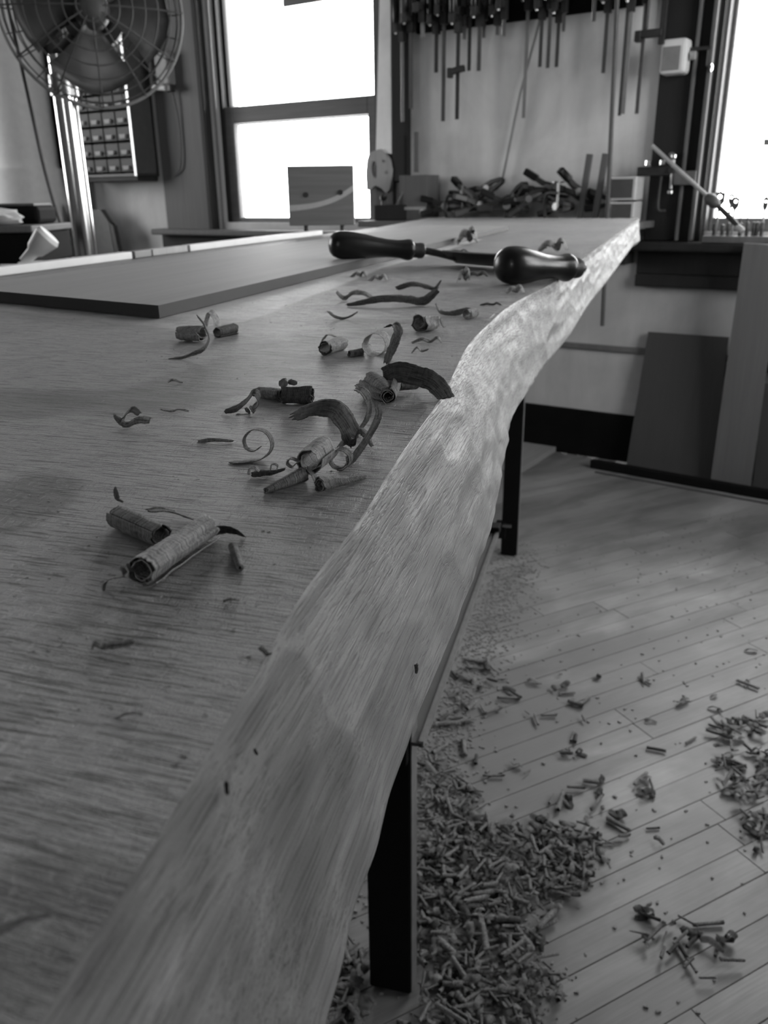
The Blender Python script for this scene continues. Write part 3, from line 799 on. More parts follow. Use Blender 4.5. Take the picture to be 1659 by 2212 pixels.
def ribbon_grid(pts, wdir, w0, w1, n=34, m=9, seed=0, jag=.12, cup=.12, taper=.25, twist=0.0):
    """a strip through pts, width along wdir (world), ragged and slightly cupped, with torn ends"""
    n = int(n * 1.5)
    S = spline(pts, n); wdir = Vector(wdir).normalized(); g = []; taper = taper * .55
    for i, p in enumerate(S):
        t = i / (n - 1); tan = (S[min(i + 1, n - 1)] - S[max(i - 1, 0)]).normalized()
        wd = (wdir - tan * wdir.dot(tan)); wd = wd.normalized() if wd.length > .05 else tan.orthogonal().normalized()
        if twist: wd = Matrix.Rotation(twist * t, 3, tan) @ wd
        nn = tan.cross(wd); w = w0 + (w1 - w0) * t
        fe = min(1, (t + .03) / max(taper, 1e-3)) ** .6 * min(1, (1.03 - t) / max(taper, 1e-3)) ** .6
        w *= .38 + .62 * fe
        w *= 1 + .18 * nz(t * 4, seed, 21)
        row = []
        for j in range(m):
            v = j / (m - 1) - .5
            e = 1 + 1.5 * jag * (nz(t * 9, seed, j // (m // 2 + 1)) + .9 * nz(t * 31, seed, 4 + j // (m // 2 + 1))) if j in (0, m - 1) else 1
            tear = 0.0
            if i < 3: tear = -(3 - i) / 3 * w * .9 * abs(nz(j * 1.7, seed, 2))
            if i > n - 4: tear = (i - n + 4) / 3 * w * .9 * abs(nz(j * 1.7, seed, 6))
            row.append(p + wd * (v * w * e) + tan * tear + nn * (cup * w * (.25 - v * v) * 2 + .05 * w * nz(t * 8, v * 5, seed) + .02 * w * nz(t * 34, v * 9, seed)))
        g.append(row)
    return g
def pxpts(B, k_, lst):
    """points from (dx right, dh up, dd away) in local pixels about B"""
    return [B + Vector((x * k_, d * k_, h * k_)) for x, h, d in lst]
SHV = 'shavings on the slab'
def shav_roll(pa, pb, r0, r1, label, mat='shav', turns=1.6, rin=.5, start=0., jag=.1, seed=1, flip=1, crush=.12, lift=0.0, extra=None):
    """roll whose ends touch the slab at pixels pa, pb; radii in pixels of the picture there"""
    A_, ka = frame(*pa); B_, kb = frame(*pb)
    r0 *= ka; r1 *= kb
    p0 = A_ + Vector((0, 0, r0)); p1 = B_ + Vector((0, 0, r1))
    L = (p1 - p0).length
    g = settle(roll_grid(p0, p1, r0, r1, turns, rin, start, jag, seed, flip=flip, crush=crush), SLAB_Z + lift)
    org = (A_ + B_) / 2; org.z = SLAB_Z
    root = sheet(g, mat, 'wood_shaving', org, (turns * 6.28 * (r0 + r1) / 2, L))
    tag(root, label, 'shaving', SHV)
    for k2, (pts, w, m_, sd) in enumerate(extra or []):
        Bq, kq = A_, ka
        gg = ribbon_grid(pxpts(Bq, kq, pts), (.3, .2, .9) if len(pts) < 1 else a_dir(p0, p1), w * kq, w * kq * .7, seed=sd, n=18, m=5)
        for r in gg:
            for p in r: p.z = max(p.z, SLAB_Z + .0002)
        sheet(gg, m_ or mat, 'curl', org, (.02, .006), parent=root)
    return root
def a_dir(p0, p1): return (p1 - p0).normalized()
def shav_strip(px, pts, wdir, w0, w1, label, mat='shav', n=34, seed=1, cup=.12, jag=.14, taper=.25, twist=0., extra=None, zb=None, clampz=True):
    B, k_ = frame(*px, z=zb)
    g = ribbon_grid(pxpts(B, k_, pts), wdir, w0 * k_, w1 * k_, n=n, seed=seed, cup=cup, jag=jag, taper=taper, twist=twist)
    zz = SLAB_Z if zb is None else zb
    if clampz:
        zm = min(p.z for r in g for p in r)
        if zm > zz or zm < zz - .002:
            for r in g:
                for p in r: p.z += zz + .0001 - zm
        for r in g:
            for p in r: p.z = max(p.z, zz + .0001)
    root = sheet(g, mat, 'wood_shaving', B, (len(pts) * 25 * k_, max(w0, w1) * k_)); tag(root, label, 'shaving', SHV)
    for pts2, wd2, wa, wb, m_, sd in (extra or []):
        gg = ribbon_grid(pxpts(B, k_, pts2), wd2, wa * k_, wb * k_, n=22, m=5, seed=sd)
        if clampz:
            for r in gg:
                for p in r: p.z = max(p.z, zz + .0001)
        sheet(gg, m_ or mat, 'curl', B, (len(pts2) * 20 * k_, wa * k_), parent=root)
    return root
def spiral(cx, ch, r0, r1, a0, a1, n, dd=0.0, tail=()):
    """local pixel points of a curl seen from the side"""
    return [(cx + (r0 + (r1 - r0) * i / (n - 1)) * math.cos(a0 + (a1 - a0) * i / (n - 1)), ch + (r0 + (r1 - r0) * i / (n - 1)) * math.sin(a0 + (a1 - a0) * i / (n - 1)), dd * i / (n - 1)) for i in range(n)] + list(tail)
PI = math.pi
# the near pair of rolls
shav_roll((312, 1268), (452, 1168), 37, 30, 'largest tube-like rolled shaving at the front of the slab', 'shav_pale', 2.3, .42, 2.2, .06, 3, 1, .10,
          extra=[([(-40, 30, -5), (-62, 28, -8), (-80, 18, -12), (-84, 0, -14)], 16, None, 4), ([(-44, 50, -2), (-36, 34, -4), (-24, 40, -4), (-30, 54, 0)], 14, None, 5)])
shav_roll((258, 1140), (352, 1180), 27, 26, 'rolled shaving with a split tail lying behind the largest tube', 'shav', 1.7, .6, 1.0, .07, 8, 1, .10,
          extra=[([(10, 56, 8), (0, 64, 10), (-2, 84, 12)], 24, None, 2), ([(60, 30, 30), (100, 26, 34), (160, 4, 30)], 30, None, 6)])
shav_roll((505, 1190), (520, 1232), 10, 6, 'tiny cone-shaped rolled shaving to the right of the largest tube', 'shav', 2.0, .4, 0, .05, 12)
shav_strip((460, 1160), [(0, 10, 6), (25, 14, 8), (50, 10, 4), (72, 0, -6)], (0, .3, 1), 22, 4, 'thin pointed sliver at the right end of the largest tube', 'shav_dark', seed=5)
# middle group
shav_strip((560, 1000), [(-55, 0, 0), (-25, 3, 4), (5, 6, 6), (26, 24, 8), (30, 48, 8), (16, 70, 6), (-10, 74, 2), (-28, 58, -2), (-26, 36, -4), (-8, 28, -4), (6, 36, -3)], (.25, 1, -.1), 26, 14, 'single curl with a round loop and a flat pointed tail', 'shav', n=60, seed=3, cup=.04, taper=.12)
shav_strip((575, 1028), [(-30, 2, 0), (-10, 6, 0), (15, 6, 2), (40, 12, 6)], (.1, 1, .4), 26, 8, 'flat dark flake with an upturned tip before the round loop curl', 'shav_dark', seed=9, cup=.3,
           extra=[([(-36, 4, 0), (-34, 16, 2), (-24, 18, 4), (-14, 8, 2)], (.2, 1, .2), 16, 10, 'shav_pale', 2), ([(10, 10, 2), (14, 24, 3), (24, 22, 4), (22, 12, 4)], (.2, 1, .2), 8, 6, 'shav_pale', 6)])
shav_roll((668, 1038), (702, 1010), 30, 31, 'short fat fibrous roll standing over the thin cones', 'shav_pale', 1.8, .5, 1.4, .10, 21, 1, .10, lift=.002,
          extra=[([(-20, 45, 0), (-38, 52, 0), (-46, 40, 0), (-36, 30, 0), (-26, 38, 0)], 16, None, 3), ([(0, 30, -8), (10, 14, -10), (16, -2, -10)], 20, None, 8)])
shav_roll((574, 1066), (655, 1040), 6, 17, 'thin cone-shaped roll pointing to the left', 'shav', 1.9, .5, .5, .05, 31)
shav_roll((690, 1066), (788, 1036), 20, 6, 'long tapered roll pointing to the right edge', 'shav', 1.7, .6, 2.0, .05, 41, -1)
shav_strip((735, 1015), spiral(0, 26, 26, 18, -PI * .5, PI * 2.1, 26, -10), (.5, 1, .1), 22, 12, 'small upright loop curl beside the fat fibrous roll', 'shav', n=56, seed=13, cup=.04, taper=.1)
shav_strip((735, 962), [(-92, 44, 6), (-70, 54, 6), (-40, 62, 4), (-8, 58, 0), (12, 34, -4), (26, 4, -8)], (.45, .9, .5), 44, 66, 'broad dark arched shaving with frayed left end', 'shav_dark', n=44, seed=17, cup=.02, taper=.1, jag=.04)
shav_strip((765, 940), [(0, 0, 0), (18, 18, 2), (34, 46, 4), (34, 74, 4), (22, 96, 2), (8, 102, 0)], (.6, .8, .1), 18, 26, 'tall ribbon curling upward behind the broad arched shaving', 'shav', n=44, seed=19, cup=.1, taper=.15)
shav_strip((755, 1003), [(0, 2, 0), (20, 26, 6), (40, 54, 14), (58, 84, 20), (66, 108, 22), (62, 128, 22)], (.75, .6, 0), 22, 16, 'long straight ribbon rising to the right, tip bent back', 'shav', n=44, seed=23, cup=.14, taper=.12)
shav_roll((715, 905), (738, 898), 15, 15, 'little pale roll behind the broad arched shaving', 'shav_pale', 1.5, .6, 1, .12, 51)
shav_strip((762, 968), [(-30, 0, 0), (-14, 14, 4), (4, 12, 2), (16, 34, 6), (30, 26, 4), (40, 6, 0)], (.2, 1, .4), 30, 22, 'crumpled dark shaving between the arch and the long ribbon', 'shav_dark', seed=27, cup=.25)
# left-middle group
shav_roll((612, 872), (676, 872), 19, 20, 'stubby dark roll beyond the round loop curl', 'shav_dark', 1.8, .5, .4, .10, 61, extra=[([(-4, 40, 0), (10, 48, 2), (30, 44, 4)], 20, 'shav_pale', 5)])
shav_roll((562, 858), (612, 868), 12, 15, 'tapered roll joined to the stubby dark roll', 'shav', 1.6, .6, .8, .06, 63)
shav_strip((522, 892), [(-34, 4, 0), (-12, 10, 0), (12, 26, 4), (26, 42, 8), (34, 40, 8), (36, 24, 4), (22, 8, -2)], (.1, 1, .5), 22, 24, 'folded flake with two tiny curls at its foot', 'shav_dark', n=40, seed=31, cup=.1,
           extra=[([(10, 12, -6), (16, 2, -10), (4, -2, -12), (-8, 0, -14)], (.4, .8, .4), 10, 8, 'shav', 2), ([(20, 16, -8), (28, 4, -10), (34, 10, -8)], (.4, .8, .3), 8, 6, 'shav_pale', 3)])
shav_strip((290, 922), [(-40, 24, 4), (-28, 12, 0), (-14, 4, 0), (10, 14, 2), (34, 12, 4)], (.2, 1, .5), 14, 26, 'isolated folded flake on the left of the slab', 'shav', seed=37, cup=.3,
           extra=[([(-28, 6, 4), (-18, 24, 6), (-2, 36, 8), (12, 26, 8)], (.3, .9, .5), 22, 18, 'shav_dark', 9)])
shav_strip((380, 890), [(-30, 8, 0), (-8, 4, 0), (6, 8, 2), (26, 4, 0)], (.1, 1, .2), 9, 7, 'tiny flake between the two left-hand flakes', 'shav', n=18, seed=41)
shav_strip((378, 828), [(-14, 4, 0), (-4, 8, 0), (16, 2, 0)], (.1, 1, .4), 12, 5, 'tiny crumb-like flake near the thin panel side', 'shav', n=14, seed=43)
shav_strip((465, 957), [(-36, 2, 0), (-12, 5, 2), (12, 5, 0), (38, 2, 2)], (.05, 1, .6), 13, 6, 'flat strip left of the round loop curl', 'shav', n=20, seed=47, cup=.2)
# group at the panel's corner
shav_strip((425, 775), [(-58, 0, 0), (-30, 3, 0), (-8, 10, 2), (18, 22, 4), (30, 44, 8), (22, 70, 14), (10, 84, 20)], (.35, 1, .3), 8, 30, 'twisted S-shaped shaving trailing a long pointed tail', 'shav', n=50, seed=53, cup=.2, taper=.2, twist=.8)
shav_roll((392, 735), (440, 738), 17, 19, 'crumpled pale roll before the corner of the thin panel', 'shav_pale', 1.8, .4, 1.4, .18, 67, crush=.3)
shav_strip((455, 722), [(-14, 10, 0), (-6, 36, 2), (2, 52, 4), (14, 38, 4), (16, 14, 2)], (.3, 1, .2), 22, 26, 'upright pale leaf-like shaving by the panel corner', 'shav_pale', n=30, seed=57)
shav_roll((470, 730), (508, 722), 11, 12, 'dark half-open roll right of the panel corner', 'shav_dark', 1.2, .8, 2.2, .08, 71)
# cluster by the shaved edge
shav_roll((800, 855), (838, 868), 30, 19, 'frayed fan-like roll near the shaved edge', 'shav_pale', 1.9, .4, 1.2, .22, 73, crush=.22)
shav_roll((838, 872), (846, 850), 17, 22, 'small open spiral roll facing the camera near the shaved edge', 'shav_pale', 2.1, .45, .3, .12, 79, crush=.14)
shav_strip((905, 860), [(-74, 40, 30), (-44, 52, 24), (-8, 46, 16), (26, 36, 8), (48, 16, 0), (60, -2, -6)], (.12, .55, .85), 50, 40, 'wide dark sheet of bark-like shaving reaching the shaved edge', 'shav_dark', n=40, seed=83, cup=.02, taper=.08, jag=.05)
shav_roll((862, 850), (900, 846), 15, 13, 'thin pale roll lying on the wide dark sheet', 'shav', 1.5, .6, 0, .12, 89, lift=.0012)
# second row beyond
shav_roll((702, 768), (738, 756), 17, 16, 'short pale roll with a frayed top, leftmost of its row', 'shav_pale', 1.9, .5, 1, .14, 97, extra=[([(-4, 32, 0), (8, 44, 0), (24, 40, 0)], 14, None, 5)])
shav_roll((755, 772), (782, 768), 7, 8, 'tiny half roll between two pale rolls', 'shav', 1.3, .7, 2, .1, 101)
shav_strip((815, 768), spiral(0, 24, 24, 22, PI * 1.4, -PI * .9, 24, 14), (.35, 1, 0), 36, 40, 'big open loop shaving with a smooth pale back', 'shav_pale', n=56, seed=103, cup=.03, taper=.08)
shav_strip((850, 795), [(-14, 0, -4), (-4, 22, 0), (6, 44, 4), (12, 62, 10), (4, 76, 14), (-14, 72, 16)], (.6, .8, 0), 34, 30, 'dark torn ribbon standing on end right of the open loop', 'shav_dark', n=34, seed=107, cup=.16)
shav_roll((905, 718), (935, 712), 23, 17, 'round crumpled roll with a bright fuzzy top', 'shav_pale', 1.8, .4, .8, .2, 109, crush=.3)
shav_strip((935, 712), [(-14, 2, -6), (0, 16, -4), (14, 22, 0), (24, 6, 0)], (.3, 1, .3), 20, 16, 'dark torn scrap tucked before the bright fuzzy roll', 'shav_dark', n=22, seed=113)
shav_strip((740, 690), [(-30, 16, 2), (-16, 6, 0), (2, 2, 0), (18, 6, 2), (32, 14, 6)], (.1, 1, .3), 14, 8, 'V-shaped flake left of the long dark strips', 'shav_dark', n=24, seed=127)
shav_strip((840, 660), [(-88, 2, 0), (-50, 8, 2), (-10, 14, 4), (40, 12, 4), (74, 8, 2), (104, 28, 10)], (.1, 1, .7), 16, 30, 'longest dark strip lying across the slab before the drawknife', 'shav_dark', n=40, seed=131, cup=.25)
shav_strip((790, 648), [(-62, 16, 4), (-46, 4, 2), (-28, 14, 4), (-6, 14, 4), (14, 4, 2)], (.1, 1, .5), 16, 18, 'wavy thin shaving at the left of the longest strip', 'shav', n=30, seed=137, cup=.2)
shav_strip((905, 628), [(-46, 6, 0), (-14, 14, 2), (16, 8, 4), (34, 4, 2), (48, 20, 4)], (.1, 1, .6), 20, 9, 'dark curved strip behind the longest strip', 'shav_dark', n=30, seed=139, cup=.3)
shav_strip((975, 682), [(-34, 26, 2), (-24, 10, 0), (0, 6, 0), (26, 10, 4), (40, 12, 4)], (.1, 1, .6), 10, 22, 'dark strip with a hooked left tip near the shaved edge', 'shav_dark', n=28, seed=149, cup=.2)
shav_roll((1008, 690), (1024, 686), 12, 12, 'tiny round roll at the end of the hooked strip', 'shav_pale', 1.8, .4, 1, .15, 151)
shav_strip((925, 742), [(-34, 2, 0), (-14, 10, 0), (4, 4, 0), (20, 12, 2), (28, 2, 0)], (.1, 1, .4), 14, 10, 'small wavy flake below the bright fuzzy roll', 'shav', n=24, seed=157)
shav_strip((905, 763), [(-14, 2, 0), (-4, 12, 0), (6, 4, 0), (20, 8, 0)], (.1, 1, .4), 9, 6, 'smallest wavy flake below the bright fuzzy roll', 'shav', n=18, seed=163)
# far bits
for (x, y, w_, h_, m_, lab, sd) in (
    (776, 598, 30, 12, 'shav', 'faint little flake nearest the long edge of the thin panel', 3), (818, 606, 34, 14, 'shav_pale', 'pale crumpled flake beyond the wavy thin shaving', 4),
    (1003, 612, 18, 26, 'shav_pale', 'pale upright crumb left of the right drawknife handle', 5), (1030, 598, 44, 12, 'shav_dark', 'dark flake under the drawknife blade', 6),
    (1010, 528, 34, 34, 'shav', 'upright leaf of shaving beyond the drawknife blade', 7), (1195, 545, 56, 26, 'shav', 'crumpled shaving behind the right drawknife handle', 8),
    (1112, 634, 36, 18, 'shav_pale', 'pale fuzzy crumb in front of the right drawknife handle', 9), (1060, 660, 44, 6, 'shav_dark', 'thin dark sliver before the right drawknife handle', 10),
    (930, 700, 18, 7, 'shav', 'scrap flake right beside the bright fuzzy roll', 11), (990, 545, 40, 6, 'shav_dark', 'thin dark sliver beyond the drawknife blade', 13)):
    shav_strip((x, y), [(-w_ * .5, h_ * .1, 0), (-w_ * .2, h_ * .55, 1), (w_ * .1, h_ * .3, 0), (w_ * .3, h_ * .75, 2), (w_ * .5, h_ * .1, 0)], (.15, 1, .45), max(9, h_ * 1.3), max(7, h_ * 1.0), lab, m_, n=24, seed=sd, cup=.3, jag=.5)
# near bits
shav_strip((245, 1402), [(-42, 4, 0), (-36, 14, 0), (-20, 4, 2), (0, 8, 0), (24, 10, 2), (42, 14, 4)], (.1, 1, .4), 14, 22, 'soft frayed flake in front of the largest tube', 'shav', n=26, seed=61, cup=.25)
shav_strip((278, 1550), [(-24, 2, -4), (-8, 8, 0), (8, 8, 4), (26, 4, 6)], (.1, 1, .2), 10, 4, 'small pale crescent sliver in the left foreground', 'shav_pale', n=18, seed=67)
shav_strip((50, 2010), [(-90, 12, -22), (-40, 22, -6), (10, 30, 12), (52, 24, 26)], (.3, 1, .3), 24, 8, 'blurred pale ribbon at the lower left corner', 'shav_pale', n=26, seed=71)
shav_strip((575, 1415), [(-14, 14, 6), (-4, 8, 2), (4, 2, -4), (12, 6, -6)], (.6, .8, 0), 12, 8, 'dark nick-like flake where the shaved edge begins', 'shav_dark', n=16, seed=73)
shav_strip((500, 1300), [(-16, 2, 0), (0, 6, 0), (16, 2, 2)], (0, 1, .2), 7, 5, 'speck-like sliver between the tube and the shaved edge', 'shav', n=12, seed=79)
# on the shaved edge itself
def edge_point(px, py):
    v = ray(px, py); c = Vector((0, 0, CAM_Z)); dg = bpy.context.evaluated_depsgraph_get()
    hit, loc, nrm, idx = slab.ray_cast(c, v.normalized()); return (loc if hit else on_z(px, py, SLAB_Z)), nrm
for (x, y, pts, w_, m_, lab, sd) in (
    (478, 1710, [(-26, 24, 0), (-10, 8, -2), (4, 0, -2), (24, -4, 0)], 9, 'shav_dark', 'dark bent splinter lying on the shaved edge', 3),
    (543, 1626, [(-7, 5, 0), (0, 0, 0), (7, -4, 0)], 6, 'shav_dark', 'tiny dark splinter higher up the shaved edge', 5),
    (893, 1447, [(-7, 10, 0), (5, 12, -1), (8, 0, -2), (-2, -8, -2)], 9, 'shav', 'tiny curl clinging to the middle of the shaved edge', 7)):
    P_, n_ = edge_point(x, y); d_ = (P_ - Vector((0, 0, CAM_Z))).dot(_fwd); k_ = d_ / FPX
    n_ = Vector(n_)
    if n_.dot(ray(x, y)) > 0: n_ = -n_
    ptsw = [P_ + _rt * (a_ * k_) - _dn * (b_ * k_) for a_, b_, c_ in pts]
    ptsw = [p - n_ * ((p - P_).dot(n_)) + n_ * .0009 for p in ptsw]
    g = ribbon_grid(ptsw, (_rt * .6 - _dn * .6), w_ * k_, w_ * k_ * .7, n=16, m=5, seed=sd)
    tag(sheet(g, m_, 'wood_shaving', P_, (.01, .002)), lab, 'shaving', SHV)
# loose crumbs: nobody could count them
cr_ = MB(); rq = random.Random(5)
for i in range(700):
    px_, py_ = rq.uniform(0, 1000), rq.uniform(640, 1650)
    P_ = on_z(px_, py_, SLAB_Z)
    if P_.x > x_top(P_.y) - .003 or P_.x < x_left(P_.y) + .03: continue
    if (P_ - PAN_NR).dot(pn) < .01 and (P_ - PAN_NR).dot(fn) < .01: continue
    s_ = rq.uniform(.00008, .00035) * (1 + 2 * max(0, P_.y - .3))
    cr_.box((P_.x, P_.y, SLAB_Z + s_ * .3), (s_ * rq.uniform(1, 3.5), s_, s_ * .6), Rz(rq.uniform(0, 3.1)))
tag(cr_.build('wood_crumbs', 'dust'), 'fine wood crumbs strewn over the rough-sawn slab', 'crumbs', kind='stuff')

# ================================================================== THINGS ALONG THE WALL
def W3(px, py, off):
    s_, z_ = wp(px, py, off); return s_, z_
# ---- bar clamps hanging from a rack
rk = wthing('clamp_rack', 'dark wooden rack board holding bar clamps high on the tool wall', 'rack', -.1, 0, 1.72)
MB().box((-.01, -.01, -.03), (.90, .02, .17), ch=.003).build('back_board', 'black', rk)
MB().box((0, -.035, .035), (1.02, .03, .022), ch=.003).build('ledge', 'dkwood', rk)
ORD = ['first', 'second', 'third', 'fourth', 'fifth', 'sixth', 'seventh', 'eighth', 'ninth', 'tenth', 'eleventh', 'twelfth', 'thirteenth', 'fourteenth', 'fifteenth', 'sixteenth', 'seventeenth', 'eighteenth', 'nineteenth', 'twentieth', 'twenty-first', 'twenty-second', 'twenty-third', 'twenty-fourth', 'twenty-fifth', 'twenty-sixth']
clamps = [  # px x, bottom px y, tone, width px, jaw style
    (870, 263, 'steel', 7, 1), (888, 235, 'dgrey', 9, 2), (913, 82, 'grey', 9, 0), (942, 157, 'iron', 8, 1), (957, 262, 'dgrey', 8, 2), (987, 258, 'iron', 8, 3),
    (1003, 85, 'steel', 8, 1), (1013, 153, 'dgrey', 7, 0), (1034, 153, 'dgrey', 8, 1), (1045, 82, 'steel', 7, 2), (1074, 76, 'steel', 7, 1), (1088, 78, 'steel', 7, 1),
    (1131, 255, 'grey', 7, 2), (1166, 145, 'dgrey', 7, 1), (1183, 147, 'dgrey', 7, 2), (1202, 145, 'dgrey', 7, 1), (1217, 68, 'steel', 6, 0), (1282, 46, 'steel', 7, 2),
    (1303, 158, 'dgrey', 7, 1), (1338, 250, 'dgrey', 6, 1), (1346, 246, 'grey', 6, 2), (1375, 246, 'steel', 7, 1)]
for i, (x, yb, tone, wpx, js) in enumerate(clamps):
    off = .085 + .02 * (i % 3)
    s_, zb = W3(x, yb, off); wid = wpx * 3.3 / FPX
    ztop = 1.80
    lab = '%s %s bar clamp counted from the handsaw side, hanging from the rack' % (ORD[i], 'pale' if tone in ('steel', 'grey') else 'dark')
    t = wthing('bar_clamp', lab, 'clamp', s_, off, zb, 'bar clamps on the wall rack')
    L = ztop - zb
    MB().box((0, 0, L / 2), (wid, .006, L), ch=.001).build('bar', tone, t)
    hz = max(.06, 1.60 + .05 * ((i * 7) % 5) / 4 - zb)
    b = MB(); b.prism([(-wid * .8, hz - .03), (wid * .8, hz - .03), (wid * .8, hz + .035), (-wid * .8, hz + .035)], -.012, .012)
    b.box((0, -.03, hz + .016), (wid * 1.3, .05, .022), ch=.003); b.box((0, -.052, hz + .012), (wid * 1.5, .012, .034), ch=.003)
    b.build('sliding_jaw', 'iron', t)
    b = MB(); b.box((0, -.03, L - .012), (wid * 1.3, .07, .024), ch=.003); b.build('fixed_jaw', 'iron', t)
    if js:
        sc2 = MB().cyl((0, -.05, hz - .01), (0, -.05, hz + .11), .0045, seg=10).build('screw', 'steel', t)
        MB().lathe((0, -.05, hz + .02), (0, -.05, hz + .14), [(0, .006), (.1, .012), (.5, .0135), (.9, .011), (1, .006)], 14).build('handle', 'handle' if js != 2 else 'iron', sc2, smooth=True)
    if js == 3:
        s2, zj = W3(985, 152, off)
        b = MB(); b.box((0, -.004, zj - zb), (.06, .02, .022), Ry(-.15), ch=.003); b.box((-.03, -.004, zj - zb - .008), (.018, .024, .034), ch=.003); b.build('lower_jaw', 'iron', t)
# long pipe reaching almost to the floor, and the big F clamp at the right
s_, zb = W3(1301, 704, .24); s2, zt = W3(1325, 40, .24)
t = wthing('pipe_clamp', 'longest thin dark pipe clamp running down the wall past the slab', 'clamp', s_, .24, zb)
MB().cyl((0, 0, 0), (s2 - s_, 0, 1.80 - zb), .0075, seg=12).build('pipe', 'dgrey', t, smooth=True)
MB().box((0, -.02, 1.12), (.03, .05, .03), ch=.003).build('jaw', 'iron', t)
s_, zb = W3(1428, 96, .10)
t = wthing('f_clamp', 'big black F-clamp at the right end of the clamp rack', 'clamp', s_, .10, zb)
MB().box((0, 0, .20), (.02, .012, .40), ch=.002).build('bar', 'iron', t)
b = MB(); b.box((-.04, 0, .035), (.085, .022, .024), ch=.003); b.box((-.078, 0, .03), (.022, .028, .034), ch=.004); b.build('lower_jaw', 'iron', t)
b = MB(); b.box((-.04, 0, .165), (.085, .022, .03), ch=.003); b.build('upper_jaw', 'iron', t)
MB().cyl((-.055, 0, .05), (-.055, 0, .25), .007, seg=10).build('screw', 'iron', t)
# thin cord slanting down the wall
a_, b_ = W3(1168, 0, .02), W3(1085, 388, .02)
o = MB().tube([(0, 0, 0), ((a_[0] - b_[0]) * .5, -.004, (a_[1] - b_[1]) * .5), (a_[0] - b_[0] + .04, 0, 1.74 - b_[1])], .005, 8).build('slanting_dowel', 'grey', None, wpt(b_[0], .02, b_[1]), WROT)
tag(o, 'thin grey dowel slanting from the clamp rack down to the tool heap', 'dowel')
# ---- handsaw on the window casing
s_, z_ = W3(822, 368, .05)
t = wthing('handsaw', 'handsaw with a shiny blade hanging handle-down at the window', 'saw', s_, .05, z_)
k_ = 3.9 / FPX
def pxl(lst, cx, cy, k): return [((x - cx) * k, (cy - y) * k) for x, y in lst]
MB().prism(pxl([(812, 335), (848, 340), (848, 60), (846, 42), (832, 40), (826, 60)], 822, 368, k_), -.001, .001).build('blade', 'blade_glare', t)
def ring(outer, inner, n, k, cx, cy):
    def res(pl):
        P = [Vector((x, y, 0)) for x, y in pl]; P.append(P[0]); d = [0]
        for a, b in zip(P[:-1], P[1:]): d.append(d[-1] + (b - a).length)
        out = []
        for i in range(n):
            q = d[-1] * i / n; j = max(m for m in range(len(d) - 1) if d[m] <= q + 1e-9)
            f = (q - d[j]) / max(1e-9, d[j + 1] - d[j]); out.append(P[j].lerp(P[j + 1], f))
        return [((p.x - cx) * k, (cy - p.y) * k) for p in out]
    return res(outer), res(inner)
oo, ii = ring([(800, 336), (825, 330), (846, 348), (852, 368), (846, 400), (838, 410), (826, 400), (812, 394), (800, 404), (792, 402), (791, 372), (794, 350)],
              [(806, 352), (814, 352), (816, 360), (816, 372), (815, 382), (811, 381), (806, 378), (803, 372), (802, 364), (804, 356), (805, 354), (806, 353)], 36, k_, 822, 368)
MB().ring_prism(oo, ii, -.011, .011).build('handle', 'jamb', t)
for x, y in ((832, 352), (838, 372)):
    MB().cyl(((x - 822) * k_, -.0125, (368 - y) * k_), ((x - 822) * k_, -.010, (368 - y) * k_), .006, seg=12).build('rivet', 'steel', t)
# dark batten between window and tool wall, with a narrow pale rule
s_, zb = W3(868, 392, .03); zt = 1.85
o = MB().box((0, -.0, (zt - zb) / 2), (.06, .05, zt - zb), ch=.003).build('upright_batten', 'dkwood', None, wpt(s_, .03, zb), WROT); tag(o, 'dark upright batten between the window and the tool wall', 'batten')
s_, zb = W3(899, 372, .07); s2, zt = W3(897, 285, .07)
o = MB().box((0, 0, (zt - zb) / 2), (.016, .012, zt - zb), ch=.002).build('marking_stick', 'mdwood', None, wpt(s_, .07, zb), WROT); tag(o, 'short grey stick standing beside the dark upright batten', 'stick')

# ---- tool shelf and its heap
SHZ = .918
sh = wthing('tool_shelf', 'narrow dark shelf under the tool wall crowded with clamps', 'shelf', -.14, 0, SHZ)
MB().box((0, -.11, -.012), (1.16, .22, .024), ch=.003).build('board', 'mdwood', sh)
for x in (-.5, 0, .5): MB().prism([(x - .012, -.024), (x + .012, -.024), (x + .012, -.15), (x - .012, -.15)], -.12, -.0).build('bracket', 'dkwood', sh)
def shelf_s(px, py, off): return wp(px, py, off)[0]
# hand planes / saw-backed blocks at the left
def plane(px, off, L, hgt, lab, rot, mat='block'):
    s_ = shelf_s(px, 455, off)
    t = wthing('hand_plane', lab, 'plane', s_, off, SHZ + .0005, extra=rot)
    b = MB(); b.box((0, 0, hgt / 2), (L, .055, hgt), ch=.004); b.build('body', mat, t)
    b = MB(); b.tube(spline([(L * .28, 0, hgt - .005), (L * .34, 0, hgt + .035), (L * .26, 0, hgt + .065), (L * .20, 0, hgt + .05)], 12), [.012] * 12, 10); b.build('tote', 'handle', t, smooth=True)
    MB().box((0, 0, hgt + .018), (.006, .04, .07), Ry(.5), ch=.001).build('iron', 'steel', t)
    MB().lathe((-L * .32, 0, hgt - .002), (-L * .32, 0, hgt + .04), [(0, .010), (.4, .008), (.6, .014), (.9, .013), (1, .006)], 14).build('knob', 'handle', t, smooth=True)
plane(862, .12, .20, .06, 'dark wooden hand plane at the left end of the tool shelf', .5, 'dkwood')
t_s = shelf_s(905, 455, .08)
t = wthing('wooden_box', 'small open wooden box beside the dark hand plane on the shelf', 'box', t_s, .08, SHZ + .0005)
b = MB()
